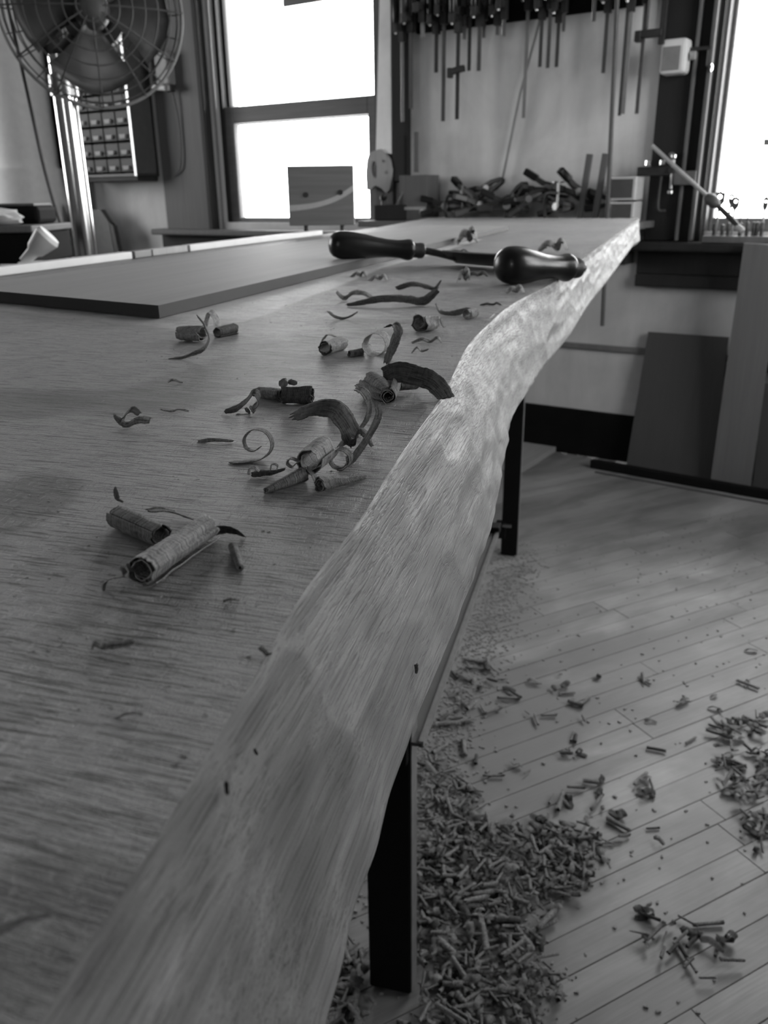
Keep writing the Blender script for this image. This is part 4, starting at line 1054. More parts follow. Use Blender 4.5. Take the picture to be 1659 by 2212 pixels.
for c_, sz in (((0, -.045, .085), (.13, .008, .17)), ((0, .045, .085), (.13, .008, .17)), ((-.061, 0, .085), (.008, .082, .17)), ((.061, 0, .085), (.008, .082, .17)), ((0, 0, .005), (.12, .08, .008))): b.box(c_, sz, ch=.001)
b.build('body', 'mdwood', t); MB().box((0, -.051, .045), (.12, .004, .012)).build('pale_strip', 'jamb', t)
MB().cyl((.045, -.055, .03), (.045, -.049, .03), .012, seg=14).build('knob', 'white', t)
# clamps heaped on the shelf
def spring_clamp(px, off, z, rot, tilt, lab, sc=1.0, mat='iron'):
    s_ = shelf_s(px, 430, off)
    t = wthing('spring_clamp', lab, 'clamp', s_, off, z, 'spring clamps heaped on the tool shelf', extra=rot); t.rotation_euler[1] = tilt
    for sg_ in (-1, 1):
        b = MB(); zc_ = .038 * sc
        b.prism([(x * sc, zc_ + sg_ * z * sc) for x, z in ((-.075, .030), (-.02, .018), (.03, .020), (.07, .012), (.078, .001), (.062, .002), (.03, .006), (-.02, .002), (-.07, .016))], -.011 * sc, .011 * sc)
        b.build('arm', mat, t)
        MB().box((-.068 * sc, 0, zc_ + sg_ * .0225 * sc), (.05 * sc, .026 * sc, .022 * sc), Ry(sg_ * .22), ch=.005).build('grip', 'clampheap' if sg_ < 0 else 'handle', t)
    MB().cyl((.0, -.014 * sc, .038 * sc), (.0, .014 * sc, .038 * sc), .013 * sc, seg=12).build('pivot', 'steel', t)
heap = [(962, .10, 0, .3, 0, 'spring clamp with a pale jaw next to the wooden box'), (1000, .07, .05, -.5, .3, 'spring clamp leaning on the wall at the left of the heap'),
        (1035, .12, 0, .9, 0, 'spring clamp lying nearest the slab in the left of the heap'), (1060, .06, .07, -.2, -.4, 'topmost spring clamp of the heap, tilted to the left'),
        (1090, .13, 0, .4, .2, 'spring clamp with crossed grips in the middle of the heap'), (1120, .08, .04, -.7, -.5, 'large dark spring clamp slanting over the middle of the heap'),
        (1150, .12, .03, .5, -.4, 'black spring clamp pointing down to the left'), (1175, .07, .06, .1, .3, 'high spring clamp right of the heap centre'),
        (1205, .11, 0, -.4, 0, 'spring clamp low on the shelf right of the heap'), (1235, .07, .05, .8, .5, 'last spring clamp before the upright sticks')]
for px_, off, dz, rot, tilt, lab in heap: spring_clamp(px_, off, SHZ + .012 + dz, rot, tilt, lab, rng.uniform(1.0, 1.3))
def c_clamp(px, off, lab, rot, sc=1.0, z=None, mat='iron'):
    s_ = shelf_s(px, 440, off)
    t = wthing('c_clamp', lab, 'clamp', s_, off, SHZ + .001 if z is None else z, extra=rot)
    MB().tube([(p[0] * sc, 0, p[1] * sc) for p in ((.05, .012), (0, .010), (-.035, .014), (-.045, .05), (-.045, .09), (-.03, .118), (.0, .122), (.05, .118))], [.009 * sc] * 8, 8).build('frame', mat, t, smooth=True)
    sc2 = MB().cyl((.045 * sc, 0, .06 * sc), (.045 * sc, 0, .17 * sc), .006 * sc, seg=10).build('screw', 'steel', t)
    MB().cyl((.045 * sc, -.03 * sc, .165 * sc), (.045 * sc, .03 * sc, .165 * sc), .004 * sc, seg=8).build('tommy_bar', 'steel', sc2)
c_clamp(980, .16, 'C-clamp standing at the front left of the shelf heap', .4, .75); c_clamp(1190, .17, 'C-clamp standing at the front right of the shelf heap', -.5, .8)
for px0, px1, lab in ((1250, 1262, 'left of two upright pale sticks standing on the shelf'), (1283, 1296, 'right of two upright pale sticks standing on the shelf')):
    s_ = shelf_s(px0 + 3, 465, .15); s2, zt = wp(px1 + 2, 374, .13)
    o = MB().box((0, 0, .11), (.022, .014, .22), Ry(.10), ch=.002).build('upright_stick', 'mdwood', None, wpt(s_ + .01, .15, SHZ + .004), WROT); tag(o, lab, 'stick', 'upright sticks on the tool shelf')
def wblock(px, py, off, z, lab, sz=(.085, .16, .065)):
    s_ = shelf_s(px, py, off)
    o = thing('wood_block', lab, 'block', wpt(s_, off, z), WROT + .12)
    MB().box((0, 0, sz[2] / 2), sz, ch=.002).build('block', 'pale', o)
    MB().box((0, -sz[1] / 2 - .001, sz[2] / 2), (sz[0] * .8, .003, sz[2] * .8)).build('end_grain', 'dgrey', o)
wblock(1350, 462, .14, SHZ + .0005, 'lower of two stacked pale wooden blocks at the shelf end')
wblock(1352, 420, .14, SHZ + .071, 'upper of two stacked pale wooden blocks at the shelf end', (.09, .17, .075))
spring_clamp(1325, .06, SHZ + .02, .2, .1, 'dark spring clamp wedged left of the stacked blocks', 1.1)
# ---- clamps hung on the dark casing
t = wthing('hanging_clamp', 'small steel-handled clamp hanging left on the dark window casing', 'clamp', W3(1425, 455, .05)[0], .05, W3(1425, 455, .05)[1])
MB().tube(spline([(.02, 0, .0), (.0, 0, .0), (-.008, 0, .02), (-.006, 0, .09), (-.004, 0, .13)], 14), .005, 8).build('hook', 'dgrey', t, smooth=True)
MB().box((-.03, 0, .13), (.12, .03, .03), ch=.004).build('jaw', 'iron', t)
for x in (-.05, .0): MB().cyl((x, -.02, .15), (x, -.02, .165), .012, seg=12).build('wing_nut', 'chrome', t)
t = wthing('hanging_clamp', 'small clamp with bright knobs and a pale wooden pad on the dark window casing', 'clamp', W3(1448, 415, .06)[0], .06, W3(1448, 415, .06)[1])
MB().cyl((0, 0, .0), (0, 0, .12), .006, seg=10).build('screw', 'steel', t)
for z in (.0, .115): MB().lathe((0, 0, z - .012), (0, 0, z + .012), [(0, .004), (.3, .012), (.7, .012), (1, .004)], 12).build('knob', 'chrome', t, smooth=True)
MB().box((.045, 0, .045), (.075, .025, .045), ch=.003).build('wooden_pad', 'mdwood', t)
MB().box((.0, .0, .07), (.02, .03, .02), ch=.003).build('nut', 'iron', t)
o = MB().cyl((0, 0, 0), (0, -.04, 0), .010, .012, 14).build('screw_hook', 'chrome', None, wpt(*[W3(1457, 337, .03)[0], .03, W3(1457, 337, .03)[1]]), WROT); tag(o, 'small bright hook screwed into the dark casing above the clamps', 'hook')
# ---- slanting rod resting by the right window
Pa, Pb = W3(1409, 315, .10), W3(1528, 424, .13)
A3, B3 = wpt(Pa[0], .10, Pa[1]), wpt(Pb[0], .13, Pb[1])
Pc = W3(1606, 505, .16); C3 = wpt(Pc[0], .16, max(Pc[1], .852))
t = thing('brace_tool', 'long pale rod with a round wooden head leaning down to the right sill', 'tool', C3)
MB().cyl(A3 - C3, B3 - C3, .007, seg=12).build('rod', 'jamb', t, smooth=True)
dd = (B3 - A3).normalized(); H3 = B3 + dd * .012
MB().lathe(B3 - C3 - dd * .004, B3 - C3 + dd * .05, [(0, .008), (.1, .014), (.35, .020), (.7, .019), (.95, .012), (1, .008)], 18).build('head', 'dgrey', t, smooth=True)
MB().tube([B3 - C3 + dd * .045, (B3 + dd * .045 - C3) * .5 + Vector((0, 0, .004)), Vector((0, 0, .006))], [.008, .009, .006], 10).build('shaft', 'iron', t, smooth=True)
MB().lathe((B3 + dd * .045 - C3) * .28, Vector((0, 0, .006)), [(0, .006), (.2, .011), (.8, .011), (1, .005)], 12).build('ferrule', 'jamb', t, smooth=True)
# ---- drill bits in a block on the right sill
SILL = .8485
s0b = wp(1518, 520, .07)[0]
t = wthing('bit_block', 'pale wooden block drilled with a row of holes on the right sill', 'block', s0b, .07, SILL)
MB().box((.17, 0, .011), (.34, .04, .022), ch=.002).build('block', 'mdwood', t)
for i in range(9): MB().cyl((.02 + i * .036, -.008, .0215), (.02 + i * .036, -.008, .0228), .009, seg=12).build('collar', 'jamb', t)
def spade(px, py, wpx, hpx, lab):
    s_, zc = wp(px, py, .07); kk = 3.1 / FPX; w_, h_ = wpx * kk, hpx * kk
    t = wthing('spade_bit', lab, 'drill bit', s_, .07, SILL + .0226, 'spade bits in the sill block')
    z0 = zc - SILL - .0226
    o_ = [(-w_ / 2, z0 - h_ * .3), (-.004, z0 - h_ * .62), (.004, z0 - h_ * .62), (w_ / 2, z0 - h_ * .3), (w_ / 2, z0 + h_ * .38), (.004, z0 + h_ * .42), (0, z0 + h_ * .62), (-.004, z0 + h_ * .42), (-w_ / 2, z0 + h_ * .38)]
    rad = min(w_, h_) * .2
    out, _ = ring([(a / kk, -b / kk) for a, b in o_], [(a / kk, -b / kk) for a, b in o_], 24, kk, 0, 0)
    inn = []
    for a, b in out: th = math.atan2(b - z0 - h_ * .1, a); inn.append((rad * math.cos(th), z0 + h_ * .1 + rad * math.sin(th)))
    MB().ring_prism(out, inn, -.0015, .0015).build('paddle', 'dgrey', t)
    MB().cyl((0, 0, 0), (0, 0, z0 - h_ * .55), .004, seg=8).build('shank', 'steel', t)
spade(1555, 428, 19, 26, 'widest spade bit standing left in the sill block'); spade(1580, 429, 11, 18, 'narrow spade bit left of the pair in the sill block')
spade(1589, 438, 14, 22, 'right spade bit of the overlapping pair in the sill block'); spade(1654, 438, 10, 22, 'lone spade bit with a pointed foot at the frame edge')
for i, (px_, py_, dk_) in enumerate(((1606, 424, 0), (1621, 428, 1), (1601, 480, 2), (1616, 478, 3), (1630, 478, 4), (1648, 478, 5), (1545, 482, 6), (1562, 484, 7), (1575, 480, 8), (1638, 478, 9))):
    s_, zt = wp(px_, py_, .07)
    labs = ['hair-thin drill bit left of the two tallest in the block', 'hair-thin drill bit right of the two tallest in the block', 'first short twist bit right of the spade bit pair', 'second short twist bit right of the spade bit pair', 'third short twist bit right of the spade bit pair', 'fourth short twist bit right of the spade bit pair', 'short twist bit under the widest spade bit', 'short twist bit between the widest spade bit and the pair', 'short twist bit standing under the spade bit pair', 'short twist bit before the lone spade bit at the frame edge']
    t = wthing('twist_bit', labs[i], 'drill bit', s_, .07, SILL + .0226, 'twist bits in the sill block')
    hh_ = zt - SILL - .0226
    MB().cyl((0, 0, 0), (0, 0, hh_ * .55), .0022 if i < 2 else .006, seg=8).build('shank', 'iron', t)
    MB().lathe((0, 0, hh_ * .5), (0, 0, hh_), [(0, .0018 if i < 2 else .007), (.85, .0016 if i < 2 else .006), (1, .0004)], 8).build('flute', 'dgrey', t)
# ---- box lamp on the dark casing
s_, z_ = wp(1462, 125, .05)
t = wthing('wall_speaker', 'small pale box with a round front on a bracket on the dark casing', 'box', s_, .02, z_)
MB().box((0, -.045, 0), (.085, .07, .105), ch=.012).build('housing', 'white', t)
MB().box((-.006, -.081, -.006), (.058, .004, .07), ch=.001).build('front_panel', 'grey', t)
MB().box((.075, -.03, .02), (.07, .02, .012), ch=.002).build('arm', 'iron', t)
MB().box((.104, -.03, -.004), (.012, .016, .06), ch=.002).build('bracket', 'grey', t)
MB().lathe((.112, -.05, -.04), (.125, -.05, -.04), [(0, .005), (.3, .013), (.7, .013), (1, .006)], 14).build('knob', 'chrome', t, smooth=True)
MB().cyl((.05, -.05, .0), (.065, -.05, .0), .013, seg=14).build('swivel', 'jamb', t)

# ---- boards leaning under the right window
def lean(name, bl, br, tl, tr, thick, mat, lab, cat):
    P = [wpt(wp(*bl[:2], bl[2])[0], bl[2], 0), wpt(wp(*br[:2], br[2])[0], br[2], 0)]
    q0 = [wpt(*[(lambda a: (a[0], tl[2], a[1]))(wp(tl[0], tl[1], tl[2]))][0]), wpt(*[(lambda a: (a[0], tr[2], a[1]))(wp(tr[0], tr[1], tr[2]))][0])]
    c4 = [P[0], P[1], q0[1], q0[0]]; org = (P[0] + P[1]) / 2
    nn = (c4[1] - c4[0]).cross(c4[3] - c4[0]).normalized()
    if nn.dot(WN) > 0: nn = -nn
    vs = [c - org for c in c4] + [c - org + nn * thick for c in c4]
    mn = min(v.z for v in vs); vs = [v + Vector((0, 0, .001 - mn)) for v in vs]
    m_ = MB(); m_.add(vs, [(0, 1, 2, 3), (7, 6, 5, 4), (0, 4, 5, 1), (1, 5, 6, 2), (2, 6, 7, 3), (3, 7, 4, 0)])
    return tag(m_.build(name, mat, None, org), lab, cat)
lean('plywood_panel', (1353, 999, .085), (1542, 1020, .085), (1400, 718, .035), (1573, 730, .035), .012, 'ply', 'dark grey plywood panel leaning against the wall under the right window', 'panel')
lean('leaning_plank', (1536, 1027, .125), (1622, 1040, .125), (1607, 526, .135), (1692, 531, .135), .018, 'plank', 'tall grey plank leaning on the right window sill', 'plank')
lean('leaning_board', (1627, 1040, .10), (1742, 1052, .10), (1648, 830, .05), (1765, 842, .05), .018, 'ply', 'short board leaning at the right edge beyond the tall plank', 'board')
a_ = wp(1592, 900, .05)
t = wthing('gap_shade_strip', 'black strip added for the dark gap between the plank and the short board', 'strip', a_[0] + .05, .05, .001)
MB().box((0, .0, .17), (.04, .03, .34), Ry(.03), ch=.002).build('strip', 'black', t)  # black strip added to paint the shade of the gap here
a_ = wp(1632, 775, .06)
t = wthing('black_bracket', 'pair of black horizontal bars on the wall at the right edge', 'bracket', a_[0] + .1, .0, a_[1])
for dz in (.03, -.03): MB().box((0, -.04, dz), (.26, .08, .03), ch=.003).build('bar', 'black', t)
# black bar along the floor
P, Q = on_z(1277, 1009, 0), on_z(1659, 1078, 0); dd = Q - P; L = dd.length + .8
t = thing('floor_bar', 'long black bar lying on the floor before the leaning boards', 'bar', P, math.atan2(dd.y, dd.x))
MB().box((L / 2, -.002, .017), (L, .03, .032), ch=.003).build('bar', 'black', t)
MB().box((L / 2 + .02, -.055, .0025), (L - .04, .012, .004)).build('shadow_strip', 'dgrey', t)  # dark strip standing in for a shadow band on the floor
# plank lying on the floor by the baseboard
P, Q = on_z(1142, 1018, 0), on_z(1213, 972, 0); dd = Q - P
t = thing('floor_plank', 'short pale plank lying on the floor against the black baseboard', 'plank', P, math.atan2(dd.y, dd.x))
MB().box((dd.length * .38, .13, .0115), (dd.length * 1.3, .24, .022), ch=.002).build('plank', 'block', t)

# ================================================================== LEFT SIDE
# ---- parts cabinet
sR = wp(345, 386, 0)[0]; lo_, hi_ = 0.0, .4
for _ in range(40):
    md = (lo_ + hi_) / 2
    if wp(297, 380, md)[0] < sR: lo_ = md
    else: hi_ = md
CD = md; zB = wp(297, 380, CD)[1]; sL = wp(176, 378, CD)[0]
CW = sR - sL; CH = .95
t = wthing('parts_cabinet', 'wall-hung cabinet with rows of small plastic drawers behind the fan', 'cabinet', (sL + sR) / 2, 0, zB)
b = MB(); yf = -CD
b.box((-CW / 2 + .005, yf / 2, CH / 2), (.01, CD, CH)); b.box((CW / 2 - .005, yf / 2, CH / 2), (.01, CD, CH)); b.box((0, yf / 2, .006), (CW, CD, .012)); b.box((0, yf / 2, CH - .006), (CW, CD, .012)); b.box((0, -.006, CH / 2), (CW, .012, CH))
b.build('body', 'dgrey', t)
MB().box((CW / 2 - .006, yf - .002, CH / 2), (.014, .006, CH)).build('front_edge', 'steel', t)
MB().box((0, yf / 2 + .0, -.012), (CW * .96, CD * .9, .022), ch=.003).build('cleat', 'dkwood', t)
nc, nr = 4, 13; dw, dh = (CW - .03) / nc, (CH - .03) / nr
me_ = MB(); me_.box((0, 0, 0), (dw * .92, CD * .8, dh * .86), ch=.002)
d0 = me_.build('drawer', 'plastic', t); first = True
p0_ = MB().prism([(-dw * .22, -dh * .05), (dw * .22, -dh * .05), (dw * .18, -dh * .3), (-dw * .18, -dh * .3)], -CD * .4 - .012, -CD * .4).build('pull', 'grey', d0)
for r_ in range(nr):
    for c_ in range(nc):
        o = d0 if first else d0.copy()
        if not first:
            COL.objects.link(o); o.parent = t; pc_ = p0_.copy(); COL.objects.link(pc_); pc_.parent = o
        first = False
        o.location = (-CW / 2 + .015 + dw * (c_ + .5), yf + CD * .4 - .001, .016 + dh * (r_ + .5))
# ---- switch box with a lever and cord, on the casing
s_, z_ = wp(364, 150, .03)
t = wthing('switch_box', 'grey switch box with a lever on the left window casing', 'switch', s_, .028, z_)
MB().box((0, -.025, 0), (.085, .05, .14), ch=.008).build('box', 'grey', t)
MB().cyl((-.06, -.05, -.075), (.02, -.05, -.085), .012, seg=12).build('lever', 'white', t, smooth=True)
MB().box((.035, -.04, -.085), (.04, .03, .03), ch=.004).build('lever_joint', 'iron', t)
MB().tube(spline([(.03, -.02, -.09), (.045, -.01, -.25), (.03, -.012, -.42), (-.03, -.01, -.47)], 20), .004, 6).build('cord', 'dgrey', t, smooth=True)
# ---- pedestal fan
FY = 2.75
c = at_y(198, 22, FY); kf = (c - Vector((0, 0, CAM_Z))).dot(_fwd) / FPX
base_p = at_y(176, 500, FY); pt_ = at_y(142, 190, FY)
fx = (base_p.x + pt_.x) / 2
t = thing('pedestal_fan', 'large pedestal fan with a wire cage on a shiny pole at the upper left', 'fan', (fx, FY + .06, 0))
vdir = (Vector((0, 0, CAM_Z)) - c); vdir.z *= .3; vdir.normalize()
C_ = c - Vector((fx, FY + .06, 0)); e1 = Vector((0, 0, 1)).cross(vdir).normalized(); e2 = vdir.cross(e1).normalized()
R_ = 190 * kf
def circ(r, off_, n=56): return [C_ + vdir * off_ + (e1 * math.cos(2 * PI * i / n) + e2 * math.sin(2 * PI * i / n)) * r for i in range(n)]
b = MB()
for i, f_ in enumerate((.16, .30, .44, .58, .72, .86, .95)): b.tube(circ(R_ * f_, .09 * (1 - f_ ** 2.2) + .02, 48), .0022, 5, closed=True)
for i in range(12):
    a_ = 2 * PI * i / 12 + PI / 2; u_ = e1 * math.cos(a_) + e2 * math.sin(a_)
    b.tube([C_ + vdir * (.09 * (1 - f_ ** 2.2) + .02) + u_ * (R_ * f_) for f_ in (.12, .3, .5, .7, .85, 1.0)], .0024, 5)
b.build('front_guard', 'dgrey', t)
b = MB()
for i, f_ in enumerate((.3, .5, .7, .85, .95)): b.tube(circ(R_ * f_, -.10 * (1 - f_ ** 2.2) - .02, 48), .0022, 5, closed=True)
for i in range(24):
    a_ = 2 * PI * i / 24; u_ = e1 * math.cos(a_) + e2 * math.sin(a_)
    b.tube([C_ - vdir * (.10 * (1 - f_ ** 2.2) + .02) + u_ * (R_ * f_) for f_ in (.25, .5, .75, .9, 1.0)], .002, 5)
b.build('rear_guard', 'dgrey', t)
b = MB(); b.tube(circ(R_, .01, 64), .005, 8, closed=True); b.tube(circ(R_ * 1.0, -.012, 64), .005, 8, closed=True); b.build('guard_rim', 'grey', t)
for k2 in range(4):
    a0 = math.radians(-95 + 90 * k2); grid = []
    for i in range(9):
        rr_ = R_ * (.12 + .74 * i / 8); row = []
        for j in range(7):
            an = a0 + math.radians((-36 + 72 * j / 6) * (.75 + .35 * i / 8)); tw = (.045 - .09 * j / 6) * (.6 + .4 * (1 - i / 8))
            row.append(C_ + (e1 * math.cos(an) + e2 * math.sin(an)) * (rr_ * (1 - .10 * abs(j - 3) / 3 * (i / 8))) + vdir * tw)
        grid.append(row)
    sheet([[p for p in r] for r in grid], 'fanblade', 'blade', Vector((0, 0, 0)), (1, 1), .002, parent=t)
MB().lathe(C_ - vdir * .03, C_ + vdir * .05, [(0, R_ * .2), (.6, R_ * .2), (.9, R_ * .15), (1, R_ * .08)], 24).build('hub', 'dgrey', t, smooth=True)
MB().lathe(C_ - vdir * .34, C_ - vdir * .05, [(0, .03), (.08, .07), (.3, .09), (.9, .09), (1, .06)], 24).build('motor', 'dgrey', t, smooth=True)
pr = .034
zt = C_.z - R_ * .45
MB().cyl((0, -.06, .06), (0, -.06, zt), pr, seg=32).build('pole', 'chrome', t, smooth=True)
MB().lathe((0, -.06, zt - .11), (0, -.06, zt - .05), [(0, pr * 1.0), (.05, pr * 1.18), (.95, pr * 1.18), (1, pr * 1.0)], 28).build('collar', 'steel', t, smooth=True)
MB().cyl((0, -.06, zt), C_ - vdir * .2, .022, seg=14).build('neck', 'dgrey', t, smooth=True)
MB().lathe((0, -.06, 0), (0, -.06, .07), [(0, .2), (.3, .2), (.5, .18), (.8, .06), (1, .045)], 36).build('foot', 'dgrey', t, smooth=True)
# cable hanging beside the fan
a_, b_, c_ = at_y(55, 180, 2.9), at_y(100, 380, 2.9), at_y(152, 560, 2.9)
top_ = a_ + (a_ - b_) * 2.5; bot = c_.copy(); bot.z = .004
o = MB().tube([p - bot for p in spline([top_, a_, b_, c_, c_ + Vector((.05, 0, -.5)), bot + Vector((.03, 0, .01))], 40)], .006, 6).build('hanging_cable', 'dgrey', None, bot, smooth=True); tag(o, 'thin dark cable hanging down left of the fan pole', 'cable')
# ---- dark bench with a grey top at the far left
BY = 2.08
P = at_y(122, 486, BY); Q = at_y(0, 492, BY)
BZ = P.z
t = thing('side_bench', 'dark machine bench with a light worn top at the left edge', 'bench', (P.x - .40, BY + .12, 0), -.03)
MB().box((0, 0, BZ - .008), (.70, .25, .016), ch=.003).build('top', 'mdwood', t)
MB().box((0, 0, BZ - .052), (.69, .24, .07), ch=.004).build('apron', 'black', t)
for x in (-.31, .31):
    for y in (-.09, .09): MB().box((x, y, (BZ - .09) / 2), (.05, .05, BZ - .09), ch=.004).build('leg', 'black', t)
MB().box((0, .11, BZ / 2 - .1), (.60, .02, BZ - .30)).build('back_panel', 'black', t)
P = at_y(52, 484, BY + .12); 
t = thing('tool_case', 'low black tool case with rounded corners on the dark bench', 'case', (P.x - .05, BY + .16, BZ + .0005), -.03)
MB().box((-.06, 0, .021), (.32, .12, .042), ch=.014).build('body', 'black', t)
MB().box((-.06, 0, .0445), (.30, .11, .006), ch=.002).build('lid', 'dgrey', t)
P = at_y(14, 476, BY + .04)
t = thing('white_rag', 'crumpled white rag lying on the bench before the black case', 'rag', (P.x - .02, BY + .04, BZ + .0005))
b = MB(); bm = bmesh.new(); bmesh.ops.create_icosphere(bm, subdivisions=3, radius=1)
for v in bm.verts:
    v.co = Vector((v.co.x * .06, v.co.y * .035, v.co.z * .02)) * (1 + .35 * nz(v.co.x * 3, v.co.y * 3, v.co.z * 3)); v.co.z = max(v.co.z + .017, 0.0)
bm.verts.index_update(); b.add([v.co.copy() for v in bm.verts], [tuple(v.index for v in f.verts) for f in bm.faces]); bm.free(); b.build('cloth', 'white', t, smooth=True)
# pale funnel-like scoop on a stool under/before the bench
P = at_y(92, 572, 1.75)
t = thing('shop_stool', 'low dark stool standing between the bench and the slab', 'stool', (P.x - .03, 1.75, 0))
MB().cyl((0, 0, P.z - .035), (0, 0, P.z - .005), .12, seg=28).build('seat', 'dgrey', t)
for k2 in range(3):
    a_ = 2 * PI * k2 / 3; MB().cyl((.12 * math.cos(a_), .12 * math.sin(a_), P.z - .035), (.16 * math.cos(a_), .16 * math.sin(a_), .0), .012, seg=10).build('leg', 'black', t)
t = thing('white_scoop', 'white plastic scoop tilted on the low stool beside the fan pole', 'scoop', (P.x, 1.75, P.z - .0045), .2)
MB().lathe((-.035, 0, .011), (.022, 0, .062), [(0, .010), (.35, .012), (.45, .018), (.9, .026), (1, .022)], 20).build('cup', 'white', t, smooth=True)
MB().box((-.02, 0, .006), (.05, .03, .012), ch=.004).build('grip', 'white', t)
# dark dustpan-like board leaning on the wall behind the fan pole
P = wp(225, 570, .1)
t = wthing('leaning_shield', 'dark grey tapered panel leaning on the wall behind the fan pole', 'panel', P[0], .10, 0)
zt = wp(225, 452, .05)[1]
b = MB(); b.prism([(-.20, 0.001), (.20, 0.001), (.11, zt - .06), (.06, zt), (-.12, zt), (-.16, zt - .2)], -.03, .0); b.build('panel', 'dgrey', t)
b = MB(); b.prism([(.20, 0.001), (.26, 0.001), (.14, zt - .08), (.11, zt - .06)], -.028, .0); b.build('side_flange', 'iron', t)
P = wp(186, 470, .16); MB().box((-.14, -.04, zt - .05), (.06, .03, .16), ch=.01).build('grip', 'black', t)

# ================================================================== SHAVINGS ON THE FLOOR
fr_ = random.Random(21)
def unit_roll(seed, L, r, turns, rin, nth=16, nl=6):
    g = roll_grid(Vector((-L / 2, 0, r)), Vector((L / 2, 0, r)), r, r * fr_.uniform(.5, 1), turns, rin, fr_.uniform(0, 6), .12, seed, nth=nth, nl=nl, crush=.25); return settle(g, 0.0)
def unit_flake(seed, L, w):
    pts = [Vector((-L / 2, 0, .001)), Vector((-L * .2, fr_.uniform(-.003, .003), L * fr_.uniform(.05, .2))), Vector((L * .15, 0, L * fr_.uniform(.0, .2))), Vector((L / 2, fr_.uniform(-.004, .004), L * fr_.uniform(0, .25)))]
    return settle(ribbon_grid(pts, (0, 1, .4), w, w * .7, n=9, m=4, seed=seed, cup=.4), 0.0)
def unit_curl(seed, r, w):
    pts = [Vector((-r * 2.4, 0, .0006)), Vector((-r, 0, .0008)), Vector((r * .7, 0, r * .4)), Vector((r, 0, r * 1.2)), Vector((0, 0, r * 1.9)), Vector((-r * .8, 0, r * 1.1)), Vector((0, 0, r * .5))]
    return settle(ribbon_grid(pts, (.2, 1, 0), w, w * .6, n=16, m=4, seed=seed, cup=.05), 0.0)
variants = []
for i in range(14):
    kd = i % 7
    if kd in (0, 1, 2, 3): g = unit_roll(100 + i, fr_.uniform(.024, .05), fr_.uniform(.0026, .0052), 1.6, .5)
    elif kd in (4, 5): g = unit_flake(100 + i, fr_.uniform(.022, .04), fr_.uniform(.010, .018))
    else: g = unit_curl(100 + i, fr_.uniform(.006, .009), fr_.uniform(.008, .012))
    o = sheet(g, ('shav_floor', 'shav_floor2', 'shav_floor', 'shav_floor', 'shav_floor2', 'shav_floor', 'shav_floor2')[kd], 'wood_shaving', Vector((0, 0, 0)), (.04, .02))
    variants.append((o.data, g)); bpy.data.objects.remove(o)
def pick(poly_px, n):
    """random floor points inside a picture-traced outline on the floor"""
    P = [on_z(x, y, 0) for x, y in poly_px]; xs = [p.x for p in P]; ys_ = [p.y for p in P]; out = []
    while len(out) < n:
        x, y = fr_.uniform(min(xs), max(xs)), fr_.uniform(min(ys_), max(ys_)); ins = False; j = len(P) - 1
        for i in range(len(P)):
            if (P[i].y > y) != (P[j].y > y) and x < (P[j].x - P[i].x) * (y - P[i].y) / (P[j].y - P[i].y) + P[i].x: ins = not ins
            j = i
        if ins and not (abs(x - A.x) < .045 and abs(y - A.y - .016) < .035): out.append(Vector((x + fr_.gauss(0, .012), y + fr_.gauss(0, .016), 0)))
    return out
PILE = [(905, 1830), (1010, 1800), (1180, 1790), (1290, 1800), (1300, 1870), (1260, 1920), (1180, 1960), (1150, 2010), (1180, 2090), (1230, 2130), (1200, 2212), (905, 2280), (905, 1900)]
regions = [  # outline, individuals, piled height, label, extra stuff
    (PILE, 130, .016, 'curled shaving in the dense pile on the floor beside the near steel leg', 520),
    ([(905, 1640), (990, 1660), (1060, 1800), (905, 1840)], 16, .006, 'shaving in the strip of debris just right of the near steel leg', 70),
    ([(960, 1430), (1120, 1430), (1260, 1480), (1260, 1640), (1160, 1700), (1000, 1700), (930, 1600)], 46, .004, 'shaving scattered on the floor right of the low side rail', 10),
    ([(1190, 1700), (1420, 1680), (1430, 1800), (1300, 1900), (1200, 1800)], 20, .004, 'shaving scattered on the boards right of the dense floor pile', 6),
    ([(1545, 1560), (1659, 1540), (1720, 1840), (1640, 1880), (1560, 1700)], 30, .010, 'shaving in the dark heap at the right edge of the floor', 90),
    ([(1390, 1920), (1560, 2010), (1600, 2070), (1500, 2110), (1380, 2030)], 16, .008, 'shaving in the small tangled clump at the lower right of the floor', 14),
    ([(725, 2040), (800, 2040), (800, 2260), (640, 2300)], 16, .012, 'shaving in the shade under the slab left of the near steel leg', 90),
    ([(1280, 1430), (1640, 1380), (1640, 1620), (1300, 1640)], 14, .002, 'lone shaving on the open floor in the middle right', 0)]
stuff_v, stuff_f, stuff_uv = [], [], []
so = 0
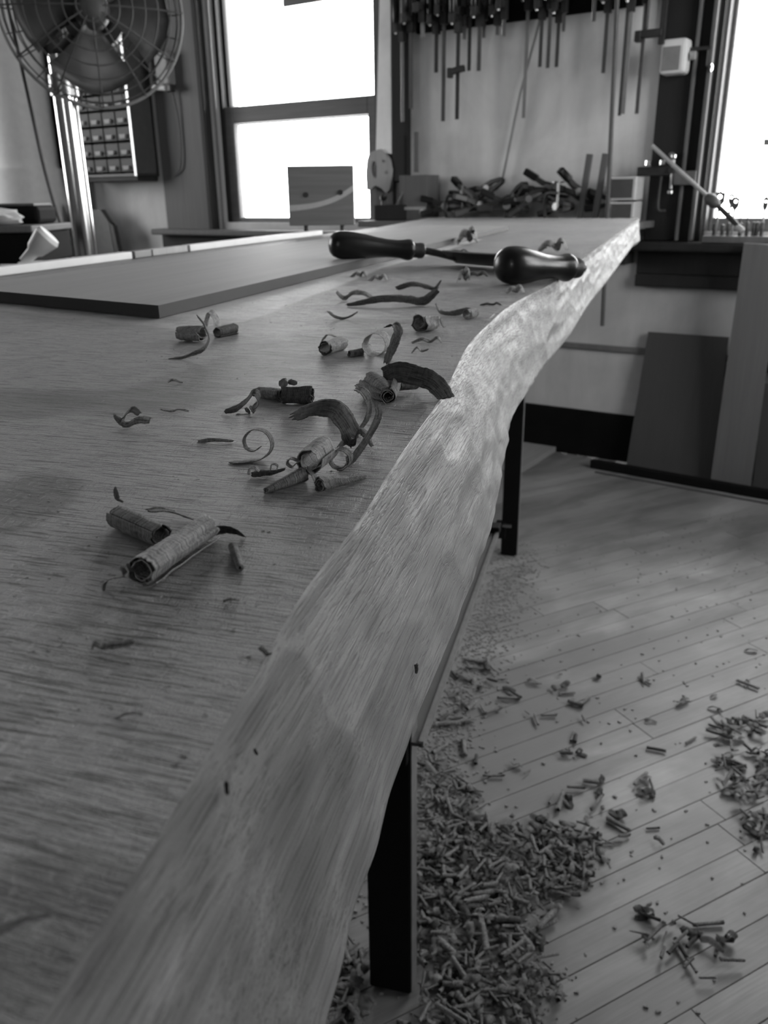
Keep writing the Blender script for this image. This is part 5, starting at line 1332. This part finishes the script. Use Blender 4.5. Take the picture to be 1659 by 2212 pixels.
for poly, n, hgt, lab, extra in regions:
    for p in pick(poly, n):
        d_, g_ = fr_.choice(variants)
        o = bpy.data.objects.new('wood_shaving', d_); COL.objects.link(o)
        o.location = (p.x, p.y, .0012 + abs(fr_.gauss(0, .4)) * hgt); sc_ = fr_.uniform(.7, 1.25); o.scale = (sc_, sc_, sc_)
        tl = .12 if hgt < .008 else .45
        o.rotation_euler = (fr_.uniform(-tl, tl), fr_.uniform(-tl, tl) * .6, fr_.uniform(0, 6.28)); tag(o, lab, 'shaving', lab.replace('curled shaving', 'shavings').replace('lone shaving', 'shavings').replace('shaving ', 'shavings ', 1))
        if o.location.z < .004: o.rotation_euler[0] *= .3; o.rotation_euler[1] *= .1
    for p in pick(poly, extra):
        d_, g_ = fr_.choice(variants); n_, m_ = len(g_), len(g_[0])
        rot = Matrix.Rotation(fr_.uniform(0, 6.28), 3, 'Z') @ Matrix.Rotation(fr_.uniform(-.5, .5), 3, 'X') @ Matrix.Rotation(fr_.uniform(-.25, .25), 3, 'Y'); sc_ = fr_.uniform(.45, .95); p = p + Vector((0, 0, .003 + fr_.random() * hgt))
        i0 = len(stuff_v)
        for i in range(n_):
            for j in range(m_):
                q_ = p + rot @ (g_[i][j] * sc_); q_.z = max(q_.z, .0004); stuff_v.append(tuple(q_)); stuff_uv.append((i * .002, j * .004))
        stuff_f += [(i0 + i * m_ + j, i0 + (i + 1) * m_ + j, i0 + (i + 1) * m_ + j + 1, i0 + i * m_ + j + 1) for i in range(n_ - 1) for j in range(m_ - 1)]
me = bpy.data.meshes.new('shavings_pile'); me.from_pydata(stuff_v, [], stuff_f)
uvl = me.uv_layers.new(name='UVMap'); lv = np.zeros(len(me.loops), dtype=np.int32); me.loops.foreach_get('vertex_index', lv)
uvl.data.foreach_set('uv', np.array([stuff_uv[q] for q in lv], dtype=np.float32).ravel()); me.materials.append(M['shav_floor'])
me.polygons.foreach_set('use_smooth', [True] * len(me.polygons)); me.update()
o = bpy.data.objects.new('shavings_pile', me); COL.objects.link(o); tag(o, 'mass of small broken shavings heaped between the larger curls on the floor', 'shavings', kind='stuff')
# sawdust drift along the line of the slab's edge, and grit all over
sd_ = MB()
def grain(p, s_): sd_.box((p.x, p.y, s_ * .35), (s_ * fr_.uniform(1, 2.2), s_, s_ * .7), Rz(fr_.uniform(0, 3)))
_dl = [on_z(x, y, 0) for x, y in ((1120, 1180), (1085, 1290), (1020, 1400), (955, 1560), (925, 1720), (905, 1850), (890, 2000))]
for i in range(4200):
    u_ = fr_.random() * 6; k_ = min(5, int(u_)); p = _dl[k_].lerp(_dl[k_ + 1], u_ - k_)
    grain(p + Vector((fr_.gauss(0, .04), fr_.gauss(0, .05), 0)), fr_.uniform(.001, .0036))
for p in pick([(905, 1220), (1659, 1100), (1659, 2212), (760, 2212)], 420): grain(p, fr_.uniform(.0015, .004))
for p in pick(PILE, 1500): grain(p, fr_.uniform(.001, .003))
tag(sd_.build('sawdust_drift', 'dust_floor'), 'drift of sawdust and chips on the floor under the shaved edge', 'sawdust', kind='stuff')
